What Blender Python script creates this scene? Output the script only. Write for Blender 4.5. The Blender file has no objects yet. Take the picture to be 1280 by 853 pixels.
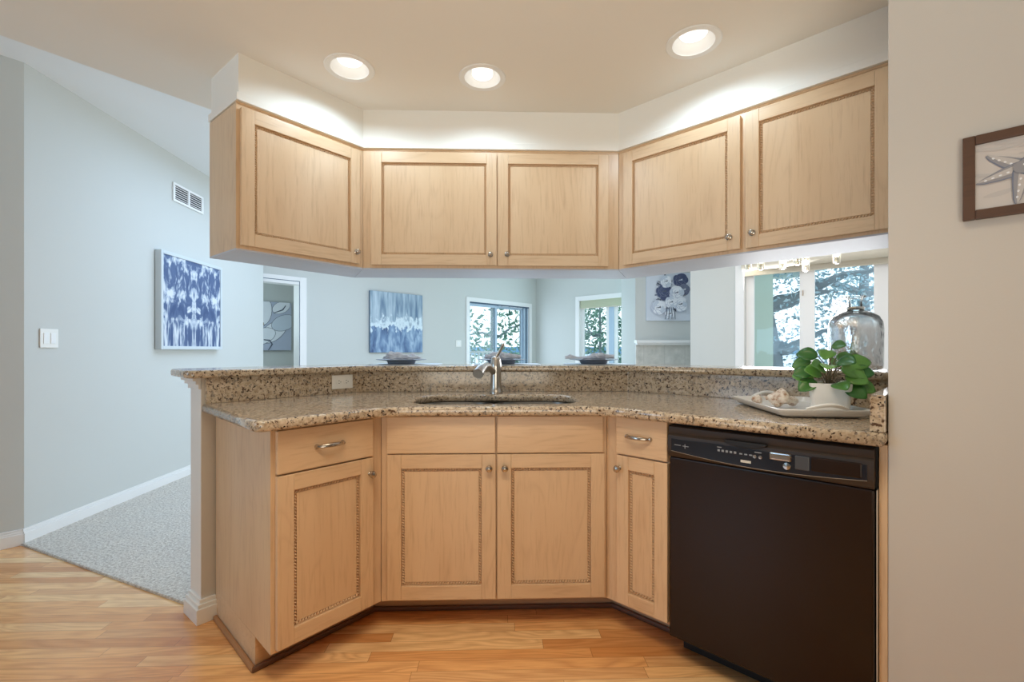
import bpy, bmesh, math, random
from mathutils import Vector, Matrix, noise as mnoise
PI = math.pi
C = bpy.context.scene.collection
sc = bpy.context.scene

# ------------------------------------------------------------------ camera, world, lights, exposure
cam_d = bpy.data.cameras.new('camera'); cam = bpy.data.objects.new('camera', cam_d); C.objects.link(cam)
cam.location = (0, 0, 1.128); cam.rotation_euler = (PI/2, 0, 0)
cam_d.sensor_width = 36.0; cam_d.lens = 36.0*586/1280; cam_d.shift_y = 11.5/1280; cam_d.clip_start = .02; cam_d.clip_end = 900
sc.camera = cam
sc.view_settings.view_transform = 'Standard'; sc.view_settings.look = 'None'
sc.view_settings.gamma = 1.0; sc.view_settings.use_curve_mapping = False
sc.view_settings.exposure = 0.0
sc.cycles.max_bounces = 10; sc.cycles.diffuse_bounces = 5; sc.cycles.glossy_bounces = 4; sc.cycles.transparent_max_bounces = 24
sc.cycles.use_denoising = True; sc.cycles.sample_clamp_indirect = 6; sc.cycles.caustics_reflective = False; sc.cycles.caustics_refractive = False

w = bpy.data.worlds.new('sky'); sc.world = w; w.use_nodes = True
bg = w.node_tree.nodes['Background']; bg.inputs[0].default_value = (.84, .94, 1.0, 1); bg.inputs[1].default_value = 1.7

def lamp(name, kind, loc, energy, color, aim=None, size=1.0, size_y=None, **kw):
    l = bpy.data.lights.new(name, kind); l.energy = energy; l.color = color
    o = bpy.data.objects.new(name, l); C.objects.link(o); o.location = loc
    if kind == 'AREA':
        l.size = size
        if size_y: l.shape = 'RECTANGLE'; l.size_y = size_y
    else: l.shadow_soft_size = size
    for k, v in kw.items(): setattr(l, k, v)
    if aim is not None:
        o.rotation_euler = (Vector(aim)-Vector(loc)).to_track_quat('-Z', 'Y').to_euler()
    return o
COOL = (.70, .90, 1.0); WARM = (1.0, .86, .70)
# daylight entering by the sliding door, the narrow window and the nook window; the rest are added fill lamps without a fixture
lamp('slider_daylight', 'AREA', (-.17, 9.13, 1.08), 20, (.68, .83, 1.0), (.558, 8.4445, 1.08), 1.6, 1.85)
lamp('narrow_window_daylight', 'AREA', (1.85, 8.61, 1.43), 34, (.60, .86, 1.0), (1.165, 7.882, 1.43), 1.5, 1.3)
lamp('nook_window_daylight', 'AREA', (3.12, 4.95, 1.45), 66, (.96, .97, 1.0), (.6, 2.6, 1.6), 1.3, 1.2)
lamp('great_room_fill', 'AREA', (-1.0, 4.6, 2.74), 70, (.50, .71, 1.0), (-1.0, 4.6, 0), 2.6, 2.6)  # added overhead fill that brightens the great room walls
lamp('far_room_fill', 'AREA', (-4.16, 6.31, 1.7), 14, COOL, (-3.1, 6.9, 1.4), .8, .8)  # added unseen lamp for the doorway jamb and magnolia canvas
lamp('hall_fill', 'AREA', (-4.3, -.9, 1.5), 37, (.50, .75, 1.0), (-2.6, 1.6, 1.7), 1.4, 1.6)  # added cool fill from the hall side, no window there
lamp('kitchen_down_fill', 'AREA', (-.1, .72, 2.43), 18.5, (1.0, .84, .62), (-.05, .95, 0), 1.3, .6, spread=math.radians(105))  # added downward fill for the kitchen floor, not a fitted lamp
lamp('kitchen_up_fill', 'AREA', (-.1, -1.3, 1.0), 16.5, (1.0, .94, .80), (0, .9, 2.44), 1.6, 1.4, spread=math.radians(95))  # added upward fill that brightens the kitchen ceiling, no window behind it

# ------------------------------------------------------------------ materials
def nt(name):
    m = bpy.data.materials.new(name); m.use_nodes = True
    return m, m.node_tree, m.node_tree.nodes['Principled BSDF']
class G:
    """small node-graph writer"""
    def __init__(s, t): s.t = t
    def n(s, typ, **kw):
        nd = s.t.nodes.new(typ)
        for k, v in kw.items(): setattr(nd, k, v)
        return nd
    def put(s, sock, v):
        if hasattr(v, 'is_linked') or isinstance(v, bpy.types.NodeSocket): s.t.links.new(v, sock)
        elif v is not None: sock.default_value = v
    def math(s, op, a, b=None, clamp=False):
        nd = s.n('ShaderNodeMath', operation=op, use_clamp=clamp); s.put(nd.inputs[0], a)
        if b is not None: s.put(nd.inputs[1], b)
        return nd.outputs[0]
    def mix(s, f, a, b, mode='MIX'):
        nd = s.n('ShaderNodeMix', data_type='RGBA', blend_type=mode); s.put(nd.inputs[0], f); s.put(nd.inputs[6], a); s.put(nd.inputs[7], b)
        return nd.outputs[2]
    def ramp(s, f, stops, interp='LINEAR'):
        nd = s.n('ShaderNodeValToRGB'); cr = nd.color_ramp; cr.interpolation = interp
        while len(cr.elements) < len(stops): cr.elements.new(.5)
        for e, (p, c) in zip(cr.elements, stops):
            e.position = p; e.color = c if len(c) == 4 else (*c, 1)
        s.put(nd.inputs[0], f); return nd.outputs[0]
    def obj(s): return s.n('ShaderNodeTexCoord').outputs['Object']
    def mapping(s, v, scale=(1, 1, 1), loc=(0, 0, 0), rot=(0, 0, 0)):
        nd = s.n('ShaderNodeMapping'); s.put(nd.inputs[0], v); nd.inputs[1].default_value = loc; nd.inputs[2].default_value = rot; nd.inputs[3].default_value = scale
        return nd.outputs[0]
    def noise(s, v, scale, detail=2, rough=.5, dist=0):
        nd = s.n('ShaderNodeTexNoise'); s.put(nd.inputs['Vector'], v); nd.inputs['Scale'].default_value = scale
        nd.inputs['Detail'].default_value = detail; nd.inputs['Roughness'].default_value = rough; nd.inputs['Distortion'].default_value = dist
        return nd.outputs[0]
    def bump(s, h, strength, dist, bsdf):
        nd = s.n('ShaderNodeBump'); nd.inputs['Strength'].default_value = strength; nd.inputs['Distance'].default_value = dist
        s.put(nd.inputs['Height'], h); s.t.links.new(nd.outputs[0], bsdf.inputs['Normal'])
    def vadd(s, a, b):
        nd = s.n('ShaderNodeVectorMath', operation='ADD'); s.put(nd.inputs[0], a); s.put(nd.inputs[1], b); return nd.outputs[0]
def lin(r, g, b):
    f = lambda c: (c/255/12.92) if c/255 <= .04045 else ((c/255+.055)/1.055)**2.4
    return (f(r), f(g), f(b), 1)
def plain(name, col, rough=.5, metal=0, spec=.5, **kw):
    m, t, p = nt(name); p.inputs['Base Color'].default_value = col; p.inputs['Roughness'].default_value = rough
    p.inputs['Metallic'].default_value = metal; p.inputs['Specular IOR Level'].default_value = spec
    for k, v in kw.items(): p.inputs[k].default_value = v
    return m

def wood(name, axis, a, b, streak, rough=.38):
    m, t, p = nt(name); g = G(t)
    v = g.obj()
    rnd = g.n('ShaderNodeObjectInfo').outputs['Random']
    cmb = g.n('ShaderNodeCombineXYZ')
    for i, k in enumerate((17.3, 9.1, 5.7)): g.put(cmb.inputs[i], g.math('MULTIPLY', rnd, k))
    v = g.vadd(v, cmb.outputs[0])
    sA = (.07, 1, 1) if axis == 'x' else (1, 1, .07)
    sB = (.16, 1, 1) if axis == 'x' else (1, 1, .16)
    fine = g.noise(g.mapping(v, sA), 95, 3, .6)
    broad = g.noise(g.mapping(v, sB), 7, 2, .5)
    col = g.mix(g.math('MULTIPLY', broad, 1.0), a, b)
    fig = g.noise(g.mapping(v, sB), 5.5, 1.5, .5, .35)
    ring = g.math('FRACT', g.math('MULTIPLY', fig, 13.0))
    line = g.ramp(ring, [(0, (0, 0, 0)), (.25, (0, 0, 0)), (.52, (.85, .85, .85)), (.70, (.1, .1, .1)), (1, (0, 0, 0))])
    where = g.ramp(g.noise(v, 5, 1), [(.42, (0, 0, 0)), (.62, (1, 1, 1))])
    col = g.mix(g.math('MULTIPLY', g.math('MULTIPLY', line, where), .15), col, streak)
    col = g.mix(g.math('MULTIPLY', g.ramp(fine, [(.52, (0, 0, 0)), (.75, (1, 1, 1))]), .25), col, streak)
    g.put(p.inputs['Base Color'], col); p.inputs['Roughness'].default_value = rough
    p.inputs['Coat Weight'].default_value = .15; p.inputs['Coat Roughness'].default_value = .25
    return m
MA, MB_, MS = lin(230, 202, 168), lin(212, 178, 140), lin(150, 104, 66)
maple_v = wood('maple_upright_grain', 'z', MA, MB_, MS)
maple_h = wood('maple_level_grain', 'x', MA, MB_, MS)
dark_wood = wood('walnut_frame', 'x', lin(98, 66, 44), lin(72, 48, 34), lin(40, 26, 18), .5)
shoe_wood = plain('stained_shoe_moulding', lin(112, 82, 66), .45)
shoe_oak = plain('oak_shoe_moulding', lin(165, 120, 82), .45)

def granite():
    m, t, p = nt('speckled_granite'); g = G(t); v = g.obj()
    base = g.ramp(g.noise(v, 60, 4, .7), [(.3, lin(140, 120, 98)), (.46, lin(188, 172, 150)), (.62, lin(212, 198, 178)), (.8, lin(228, 220, 206))])
    big = g.noise(v, 7, 2)
    base = g.mix(g.math('MULTIPLY', big, .5), base, lin(176, 148, 112))
    dk = g.ramp(g.noise(g.vadd(v, (3.1, 1.7, 5.2)), 84, 2.5, .55), [(.565, (0, 0, 0)), (.64, (1, 1, 1))])
    base = g.mix(dk, base, lin(92, 70, 54))
    gy = g.ramp(g.noise(g.vadd(v, (8.3, 4.4, 2.2)), 80, 2, .5), [(.60, (0, 0, 0)), (.65, (1, 1, 1))])
    base = g.mix(g.math('MULTIPLY', gy, .8), base, lin(132, 124, 116))
    bk = g.ramp(g.noise(g.vadd(v, (1.3, 9.4, 6.2)), 96, 1, .5), [(.655, (0, 0, 0)), (.69, (1, 1, 1))])
    base = g.mix(bk, base, lin(44, 34, 30))
    g.put(p.inputs['Base Color'], base); p.inputs['Roughness'].default_value = .13; p.inputs['Specular IOR Level'].default_value = .6
    return m
granite_m = granite()

def oak_floor():
    m, t, p = nt('oak_strip_floor'); g = G(t)
    v = g.mapping(g.obj(), rot=(0, 0, math.radians(-1.74)))
    s = g.n('ShaderNodeSeparateXYZ'); g.put(s.inputs[0], v)
    W, L = .057, .82
    yy = g.math('DIVIDE', s.outputs[1], W); row = g.math('FLOOR', yy); fy = g.math('FRACT', yy)
    wn = g.n('ShaderNodeTexWhiteNoise', noise_dimensions='1D'); g.put(wn.inputs['W'], row)
    xx = g.math('ADD', g.math('DIVIDE', s.outputs[0], L), g.math('MULTIPLY', wn.outputs[0], 7.0))
    idx = g.math('FLOOR', xx); fx = g.math('FRACT', xx)
    cb = g.n('ShaderNodeCombineXYZ'); g.put(cb.inputs[0], row); g.put(cb.inputs[1], idx)
    wn2 = g.n('ShaderNodeTexWhiteNoise', noise_dimensions='2D'); g.put(wn2.inputs['Vector'], cb.outputs[0])
    tone = wn2.outputs[0]
    cmb = g.n('ShaderNodeCombineXYZ'); g.put(cmb.inputs[0], g.math('MULTIPLY', tone, 31)); g.put(cmb.inputs[1], g.math('MULTIPLY', tone, 17)); g.put(cmb.inputs[2], g.math('MULTIPLY', tone, 7))
    vv = g.vadd(v, cmb.outputs[0])
    col = g.ramp(tone, [(0, lin(204, 142, 86)), (.3, lin(232, 172, 110)), (.6, lin(244, 190, 128)), (.85, lin(250, 212, 156)), (1, lin(214, 150, 90))])
    fig = g.noise(g.mapping(vv, (.22, 1.6, 1)), 6, 2, .5, .5)
    ring = g.ramp(g.math('FRACT', g.math('MULTIPLY', fig, 11)), [(0, (0, 0, 0)), (.1, (0, 0, 0)), (.55, (1, 1, 1)), (.9, (.1, .1, .1)), (1, (0, 0, 0))])
    fine = g.ramp(g.noise(g.mapping(vv, (.05, 1, 1)), 150, 3, .6), [(.45, (0, 0, 0)), (.75, (1, 1, 1))])
    col = g.mix(g.math('MULTIPLY', ring, .30), col, lin(160, 92, 44))
    col = g.mix(g.math('MULTIPLY', fine, .32), col, lin(166, 100, 52))
    e1 = g.math('LESS_THAN', g.math('MINIMUM', fy, g.math('SUBTRACT', 1, fy)), .012)
    e2 = g.math('LESS_THAN', g.math('MINIMUM', fx, g.math('SUBTRACT', 1, fx)), .0011)
    edge = g.math('MAXIMUM', e1, e2)
    col = g.mix(g.math('MULTIPLY', edge, .6), col, lin(110, 64, 32))
    g.put(p.inputs['Base Color'], col); p.inputs['Roughness'].default_value = .24; p.inputs['Coat Weight'].default_value = .3; p.inputs['Coat Roughness'].default_value = .15
    return m
floor_m = oak_floor()

def carpet():
    m, t, p = nt('speckled_carpet'); g = G(t); v = g.obj()
    n1 = g.noise(v, 75, 4, .75); n2 = g.noise(v, 9, 2)
    col = g.ramp(n1, [(.32, lin(172, 160, 148)), (.5, lin(228, 219, 206)), (.66, lin(254, 250, 240))])
    col = g.mix(g.math('MULTIPLY', n2, .3), col, lin(176, 176, 176))
    g.put(p.inputs['Base Color'], col); p.inputs['Roughness'].default_value = .95; p.inputs['Specular IOR Level'].default_value = .1
    g.bump(n1, .9, .012, p); return m
carpet_m = carpet()

def paint(name, col, rough=.75):
    m, t, p = nt(name); g = G(t); n = g.noise(g.obj(), 160, 2)
    p.inputs['Base Color'].default_value = col; p.inputs['Roughness'].default_value = rough; p.inputs['Specular IOR Level'].default_value = .25
    g.bump(n, .08, .002, p); return m
wall_m = paint('pale_greige_paint', lin(206, 209, 205)); hi_ceil_m = paint('high_ceiling_paint', lin(240, 243, 244))
warm_wall_m = paint('kitchen_greige_paint', lin(206, 203, 198))
ceil_m = paint('ceiling_paint', lin(236, 232, 224))
soffit_m = paint('soffit_paint', lin(238, 236, 230))
white_trim = plain('white_trim_paint', lin(238, 238, 236), .35)
white_plastic = plain('white_plastic', lin(236, 234, 228), .3)
dark_slot = plain('dark_slot', lin(30, 28, 28), .6)
black_gloss = plain('black_appliance_gloss', lin(36, 22, 14), .26, spec=.3)
black_panel = plain('black_console_plastic', lin(26, 31, 42), .16, spec=.5)  # bluish reflection on the console window put into its colour
black_matt = plain('black_plastic', lin(16, 14, 14), .45)
grey_print = plain('grey_legend_print', lin(150, 156, 164), .5)
steel_rim = plain('polished_steel', lin(190, 188, 184), .16, 1)
nickel = plain('satin_nickel', lin(190, 182, 172), .26, 1)
steel = plain('brushed_steel', lin(196, 192, 186), .28, 1)
laminate = plain('grey_gloss_underside', lin(196, 199, 210), .46, spec=.30)
ceramic = plain('white_ceramic', lin(232, 230, 226), .22, spec=.55)
pot_m = plain('matt_white_pot', lin(232, 230, 226), .55)
soil_m = plain('dark_soil', lin(66, 52, 40), .95)
stem_m = plain('plant_stem', lin(128, 112, 84), .6)
grey_ceramic = plain('blue_grey_stoneware', lin(120, 128, 142), .35)
linen = plain('grey_linen', lin(194, 198, 206), .95, spec=.1)
mat_silver = plain('pale_blue_placemat', lin(212, 226, 236), .5)
chrome = plain('chrome', lin(220, 218, 212), .08, 1)
blind_m = plain('sage_roller_blind', lin(196, 200, 172), .9)
blind_m2 = plain('cream_roller_blind', lin(206, 200, 184), .9)
tile_m = None

def glass_pane():
    m = bpy.data.materials.new('window_glass'); m.use_nodes = True; t = m.node_tree; t.nodes.clear(); g = G(t)
    tr = g.n('ShaderNodeBsdfTransparent'); tr.inputs[0].default_value = (.95, .99, 1.0, 1)
    gl = g.n('ShaderNodeBsdfGlossy'); gl.inputs['Roughness'].default_value = .02
    fr = g.n('ShaderNodeFresnel'); fr.inputs[0].default_value = 1.45
    front = g.math('SUBTRACT', 1.0, g.n('ShaderNodeNewGeometry').outputs['Backfacing'])
    mx = g.n('ShaderNodeMixShader'); g.put(mx.inputs[0], g.math('MULTIPLY', fr.outputs[0], front)); g.put(mx.inputs[1], tr.outputs[0]); g.put(mx.inputs[2], gl.outputs[0])
    o = g.n('ShaderNodeOutputMaterial'); g.put(o.inputs[0], mx.outputs[0]); return m
glass_m = glass_pane()
def crystal():
    m = bpy.data.materials.new('clear_crystal'); m.use_nodes = True; t = m.node_tree; t.nodes.clear(); g = G(t)
    tr = g.n('ShaderNodeBsdfTransparent'); tr.inputs[0].default_value = (.95, .95, .92, 1)
    gl = g.n('ShaderNodeBsdfDiffuse'); gl.inputs[0].default_value = (.92, .92, .88, 1)
    fr = g.n('ShaderNodeLayerWeight'); fr.inputs[0].default_value = .3
    mx = g.n('ShaderNodeMixShader'); g.put(mx.inputs[0], fr.outputs[0]); g.put(mx.inputs[1], tr.outputs[0]); g.put(mx.inputs[2], gl.outputs[0])
    o = g.n('ShaderNodeOutputMaterial'); g.put(o.inputs[0], mx.outputs[0]); return m
crystal_m = crystal()
def mercury():
    m = bpy.data.materials.new('mottled_mercury_glass'); m.use_nodes = True; t = m.node_tree; t.nodes.clear(); g = G(t)
    v = g.obj()
    tr = g.n('ShaderNodeBsdfTransparent'); tr.inputs[0].default_value = (.93, .96, .97, 1)
    gl = g.n('ShaderNodeBsdfGlossy'); gl.inputs['Roughness'].default_value = .06; gl.inputs['Color'].default_value = (.98, .97, .96, 1)
    s = g.n('ShaderNodeSeparateXYZ'); g.put(s.inputs[0], v)
    spots = g.noise(g.mapping(v, (1, 1, .55)), 70, 3, .6); big = g.noise(v, 10, 1)
    h = g.ramp(s.outputs[2], [(0, (1, 1, 1)), (.17, (.9, .9, .9)), (.235, (0, 0, 0))])
    k = g.ramp(g.math('ADD', spots, g.math('MULTIPLY', big, .35)), [(.50, (.18, .18, .18)), (.70, (.88, .88, .88))])
    lw = g.n('ShaderNodeLayerWeight'); lw.inputs[0].default_value = .2
    f = g.math('MAXIMUM', g.math('MULTIPLY', k, h), lw.outputs[0])
    mx = g.n('ShaderNodeMixShader'); g.put(mx.inputs[0], f); g.put(mx.inputs[1], tr.outputs[0]); g.put(mx.inputs[2], gl.outputs[0])
    bp = g.n('ShaderNodeBump'); bp.inputs['Strength'].default_value = .5; bp.inputs['Distance'].default_value = .004; g.put(bp.inputs['Height'], spots)
    g.put(gl.inputs['Normal'], bp.outputs[0])
    o = g.n('ShaderNodeOutputMaterial'); g.put(o.inputs[0], mx.outputs[0]); return m
mercury_m = mercury()
def emit(name, col, s):
    m = bpy.data.materials.new(name); m.use_nodes = True; p = m.node_tree.nodes['Principled BSDF']
    p.inputs['Base Color'].default_value = col; p.inputs['Emission Color'].default_value = col; p.inputs['Emission Strength'].default_value = s; return m
lens_m = emit('lit_lamp_lens', (1, .98, .94, 1), 1.3)
bulb_m = emit('lit_bulb', (1, .95, .85, 1), 4.0)
def leafy(name, a, b, scale=3, rough=.5):
    m, t, p = nt(name); g = G(t)
    oi = g.n('ShaderNodeNewGeometry').outputs['Random Per Island']
    g.put(p.inputs['Base Color'], g.mix(oi, a, b)); p.inputs['Roughness'].default_value = rough; return m
plant_leaf = leafy('waxy_green_leaf', lin(36, 96, 40), lin(126, 180, 84), rough=.3)
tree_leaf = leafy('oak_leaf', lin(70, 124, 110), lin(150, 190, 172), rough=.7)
pale_leaf = leafy('far_oak_leaf', lin(126, 166, 182), lin(196, 218, 230), rough=.8)  # paler, bluer leaf tone for the nook window trees
bark = plain('grey_bark', lin(134, 146, 154), .95)
stucco = paint('green_stucco', lin(216, 236, 228), .9)
shell_m = None
def shell():
    m, t, p = nt('banded_sea_shell'); g = G(t)
    p_ = g.ramp(g.noise(g.obj(), 60, 3, .6), [(.35, lin(170, 128, 98)), (.48, lin(222, 206, 190)), (.7, lin(240, 232, 222))])
    g.put(p.inputs['Base Color'], p_); p.inputs['Roughness'].default_value = .5; return m
shell_m = shell()
def tile():
    m, t, p = nt('stone_tile'); g = G(t); v = g.obj()
    n = g.noise(v, 9, 4, .6); col = g.ramp(n, [(.3, lin(186, 186, 178)), (.7, lin(214, 212, 204))])
    s = g.n('ShaderNodeSeparateXYZ'); g.put(s.inputs[0], v)
    f = lambda k: g.math('LESS_THAN', g.math('FRACT', g.math('DIVIDE', s.outputs[k], .305)), .012)
    g.put(p.inputs['Base Color'], g.mix(g.math('MAXIMUM', f(0), f(2)), col, lin(168, 168, 162))); p.inputs['Roughness'].default_value = .5; return m
tile_m = tile()

# ------------------------------------------------------------------ mesh helpers
class B:
    def __init__(s): s.bm = bmesh.new(); s.mi = 0
    def _f(s, vs):
        try: f = s.bm.faces.new(vs); f.material_index = s.mi; return f
        except ValueError: return None
    def box(s, x0, x1, y0, y1, z0, z1):
        v = [s.bm.verts.new(p) for p in ((x0,y0,z0),(x1,y0,z0),(x1,y1,z0),(x0,y1,z0),(x0,y0,z1),(x1,y0,z1),(x1,y1,z1),(x0,y1,z1))]
        for q in ((3,2,1,0),(4,5,6,7),(0,1,5,4),(1,2,6,5),(2,3,7,6),(3,0,4,7)): s._f([v[i] for i in q])
        return s
    def prism(s, pts, z0, z1):
        a = sum(pts[i][0]*pts[(i+1) % len(pts)][1]-pts[(i+1) % len(pts)][0]*pts[i][1] for i in range(len(pts)))
        if a < 0: pts = pts[::-1]
        lo = [s.bm.verts.new((x, y, z0)) for x, y in pts]; hi = [s.bm.verts.new((x, y, z1)) for x, y in pts]
        s._f(lo[::-1]); s._f(hi)
        for i in range(len(pts)):
            j = (i+1) % len(pts); s._f([lo[i], lo[j], hi[j], hi[i]])
        return s
    def plate(s, pts, y0, y1):
        """outline in the x-z plane given a thickness in y"""
        lo = [s.bm.verts.new((x, y0, z)) for x, z in pts]; hi = [s.bm.verts.new((x, y1, z)) for x, z in pts]
        s._f(lo); s._f(hi[::-1])
        for i in range(len(pts)):
            j = (i+1) % len(pts); s._f([lo[j], lo[i], hi[i], hi[j]])
        return s
    def lathe(s, prof, c=(0, 0, 0), seg=28, axis='z'):
        rings = []
        for r, h in prof:
            ring = []
            for k in range(seg):
                a = 2*PI*k/seg; x, y = r*math.cos(a), r*math.sin(a)
                p = {'z': (x, y, h), 'y': (x, h, -y), 'x': (h, x, y)}[axis]
                ring.append(s.bm.verts.new(tuple(p[i]+c[i] for i in range(3))))
            rings.append(ring)
        for a, b in zip(rings, rings[1:]):
            for k in range(seg):
                j = (k+1) % seg; s._f([a[k], a[j], b[j], b[k]])
        if prof[0][0] > 0 and prof[0] != prof[-1]: s._f(rings[0][::-1])
        if prof[-1][0] > 0 and prof[0] != prof[-1]: s._f(rings[-1])
        return s
    def tube(s, path, rad, seg=10, flat=1.0, cap=True):
        P = [Vector(p) for p in path]; R = rad if isinstance(rad, (list, tuple)) else [rad]*len(P)
        rings = []; up = Vector((.13, .21, .97)).normalized()
        for i, p in enumerate(P):
            t = (P[min(i+1, len(P)-1)]-P[max(i-1, 0)]).normalized()
            a = t.cross(up)
            if a.length < .05: a = t.cross(Vector((1, 0, 0)))
            a.normalize(); b = a.cross(t).normalized()
            rings.append([s.bm.verts.new(p+R[i]*(math.cos(2*PI*k/seg)*a+flat*math.sin(2*PI*k/seg)*b)) for k in range(seg)])
        for a, b in zip(rings, rings[1:]):
            for k in range(seg):
                j = (k+1) % seg; s._f([a[k], a[j], b[j], b[k]])
        if cap: s._f(rings[0][::-1]); s._f(rings[-1])
        return s
    def ball(s, c, r, sc3=(1, 1, 1), u=14, v=9):
        m = Matrix.Translation(c) @ Matrix.Diagonal((*sc3, 1))
        bmesh.ops.create_uvsphere(s.bm, u_segments=u, v_segments=v, radius=r, matrix=m); return s
    def bead(s, p0, p1, y, w=.0078, pitch=.0108):
        """twisted rope bead between two x-z points"""
        a, b = Vector((p0[0], y, p0[1])), Vector((p1[0], y, p1[1])); n = max(2, int((b-a).length/pitch)); t = (b-a).normalized(); q = t.cross(Vector((0, 1, 0)))
        for i in range(n):
            c = a+(b-a)*((i+.5)/n); d1 = (t*.5+q*.866)*w; d2 = (t*.866-q*.5)*w*.42; up = Vector((0, -w*.9, 0))
            v = [s.bm.verts.new(c+k) for k in (d1, d2, -d1, -d2, up, -up)]
            for i0, i1, i2 in ((0,1,4),(1,2,4),(2,3,4),(3,0,4)): s._f([v[i0], v[i1], v[i2]])
        return s
    def build(s, name, mats, parent=None, bevel=0, smooth=False, seg=2, loc=None, rotz=0):
        bm = s.bm
        bmesh.ops.recalc_face_normals(bm, faces=bm.faces[:])
        if bevel:
            es = [e for e in bm.edges if len(e.link_faces) == 2 and e.calc_face_angle() > .5]
            bmesh.ops.bevel(bm, geom=es, offset=bevel, segments=seg, profile=.6, affect='EDGES', clamp_overlap=True)
        me = bpy.data.meshes.new(name); bm.to_mesh(me); bm.free()
        for m in (mats if isinstance(mats, (list, tuple)) else [mats]): me.materials.append(m)
        o = bpy.data.objects.new(name, me); C.objects.link(o)
        if smooth:
            me.polygons.foreach_set('use_smooth', [True]*len(me.polygons))
            try: me.set_sharp_from_angle(angle=math.radians(40))
            except Exception: pass
        if parent: o.parent = parent
        if loc is not None: o.location = loc
        o.rotation_euler.z = rotz
        return o
def flat_region(name, loops, z0, z1, mat, bevel=0, parent=None, loc=(0, 0, 0), rotz=0):
    """a slab with holes: filled 2-D curve turned into a mesh"""
    cu = bpy.data.curves.new(name, 'CURVE'); cu.dimensions = '2D'; cu.fill_mode = 'BOTH'
    cu.extrude = (z1-z0)/2-bevel; cu.bevel_depth = bevel; cu.bevel_resolution = 3
    if bevel: cu.offset = -bevel
    for lp in loops:
        sp = cu.splines.new('POLY'); sp.points.add(len(lp)-1); sp.use_cyclic_u = True
        for q, (x, y) in zip(sp.points, lp): q.co = (x, y, 0, 1)
    tmp = bpy.data.objects.new('tmp', cu); C.objects.link(tmp)
    bpy.context.view_layer.update()
    dg = bpy.context.evaluated_depsgraph_get(); me = bpy.data.meshes.new_from_object(tmp.evaluated_get(dg), depsgraph=dg)
    bpy.data.objects.remove(tmp); bpy.data.curves.remove(cu)
    me.name = name; me.materials.clear(); me.materials.append(mat)
    for v in me.vertices: v.co.z += (z0+z1)/2
    o = bpy.data.objects.new(name, me); C.objects.link(o); o.location = loc; o.rotation_euler.z = rotz
    if parent: o.parent = parent
    return o
def tag(o, label, cat, group=None):
    o['label'] = label; o['category'] = cat
    if group: o['group'] = group
    return o
def thing(name, label, cat, loc=(0, 0, 0), rotz=0, group=None):
    o = bpy.data.objects.new(name, None); C.objects.link(o); o.location = loc; o.rotation_euler = (0, 0, rotz); o.empty_display_size = .1
    return tag(o, label, cat, group)
def struct(o): o['kind'] = 'structure'; return o
def circle(cx, cy, r, n=40): return [(cx+r*math.cos(2*PI*k/n), cy+r*math.sin(2*PI*k/n)) for k in range(n)]
def blob(b, voxel):
    """fuse a builder's overlapping pieces into one skin"""
    me = bpy.data.meshes.new('t'); bmesh.ops.recalc_face_normals(b.bm, faces=b.bm.faces[:]); b.bm.to_mesh(me); b.bm.free()
    o = bpy.data.objects.new('t', me); C.objects.link(o)
    r = o.modifiers.new('r', 'REMESH'); r.mode = 'VOXEL'; r.voxel_size = voxel
    s = o.modifiers.new('s', 'SMOOTH'); s.iterations = 4; s.factor = .5
    bpy.context.view_layer.update(); dg = bpy.context.evaluated_depsgraph_get()
    m2 = bpy.data.meshes.new_from_object(o.evaluated_get(dg), depsgraph=dg); bpy.data.objects.remove(o)
    nb = B(); nb.bm.from_mesh(m2); bpy.data.meshes.remove(m2); return nb

class Run:
    """a straight run in plan: s along it (to the right), d behind it"""
    def __init__(s, p, deg):
        s.a = math.radians(deg); s.p = Vector(p); s.u = Vector((math.cos(s.a), math.sin(s.a))); s.v = Vector((-math.sin(s.a), math.cos(s.a)))
    def pt(s, t, d=0): q = s.p+t*s.u+d*s.v; return (q.x, q.y)
    def p3(s, t, d, z): return (*s.pt(t, d), z)
def meet(a, b, da, db):
    pa, pb = Vector(a.pt(0, da)), Vector(b.pt(0, db)); r = pb-pa; det = -a.u.x*b.u.y+b.u.x*a.u.y
    t = (-r.x*b.u.y+b.u.x*r.y)/det; q = pa+t*a.u; return (q.x, q.y)
BL, BC, BR = Run((-.661, 1.694), 51), Run((-.055, 1.886), 1.74), Run((.4925, 1.788), -44.25)
UL, UC, UR = Run((-1.0001, 2.2933), 51.1), Run((-.1093, 2.559), 1.74), Run((1.001, 2.1775), -44.0)
LW = Run((-2.835, 2.724), 92.7); GB = Run((-.831, 8.53), 46.74); GR = Run((.510, 9.955), -43.26); NW = Run((2.64, 5.5), -40)
def band(runs, d, s0, s1):
    L, M, R = runs; return [L.pt(s0, d), meet(L, M, d, d), meet(M, R, d, d), R.pt(s1, d)]
def rounded(pts, idx_r):
    """round chosen corners of an open polyline"""
    out = []
    for i, p in enumerate(pts):
        r = idx_r.get(i, 0)
        if not r or i in (0, len(pts)-1): out.append(p); continue
        p, a, b = Vector(p), Vector(pts[i-1]), Vector(pts[i+1]); A = p+(a-p).normalized()*r; Bq = p+(b-p).normalized()*r
        for k in range(9):
            t = k/8; q = (1-t)**2*A+2*t*(1-t)*p+t*t*Bq; out.append((q.x, q.y))
    return out

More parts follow.
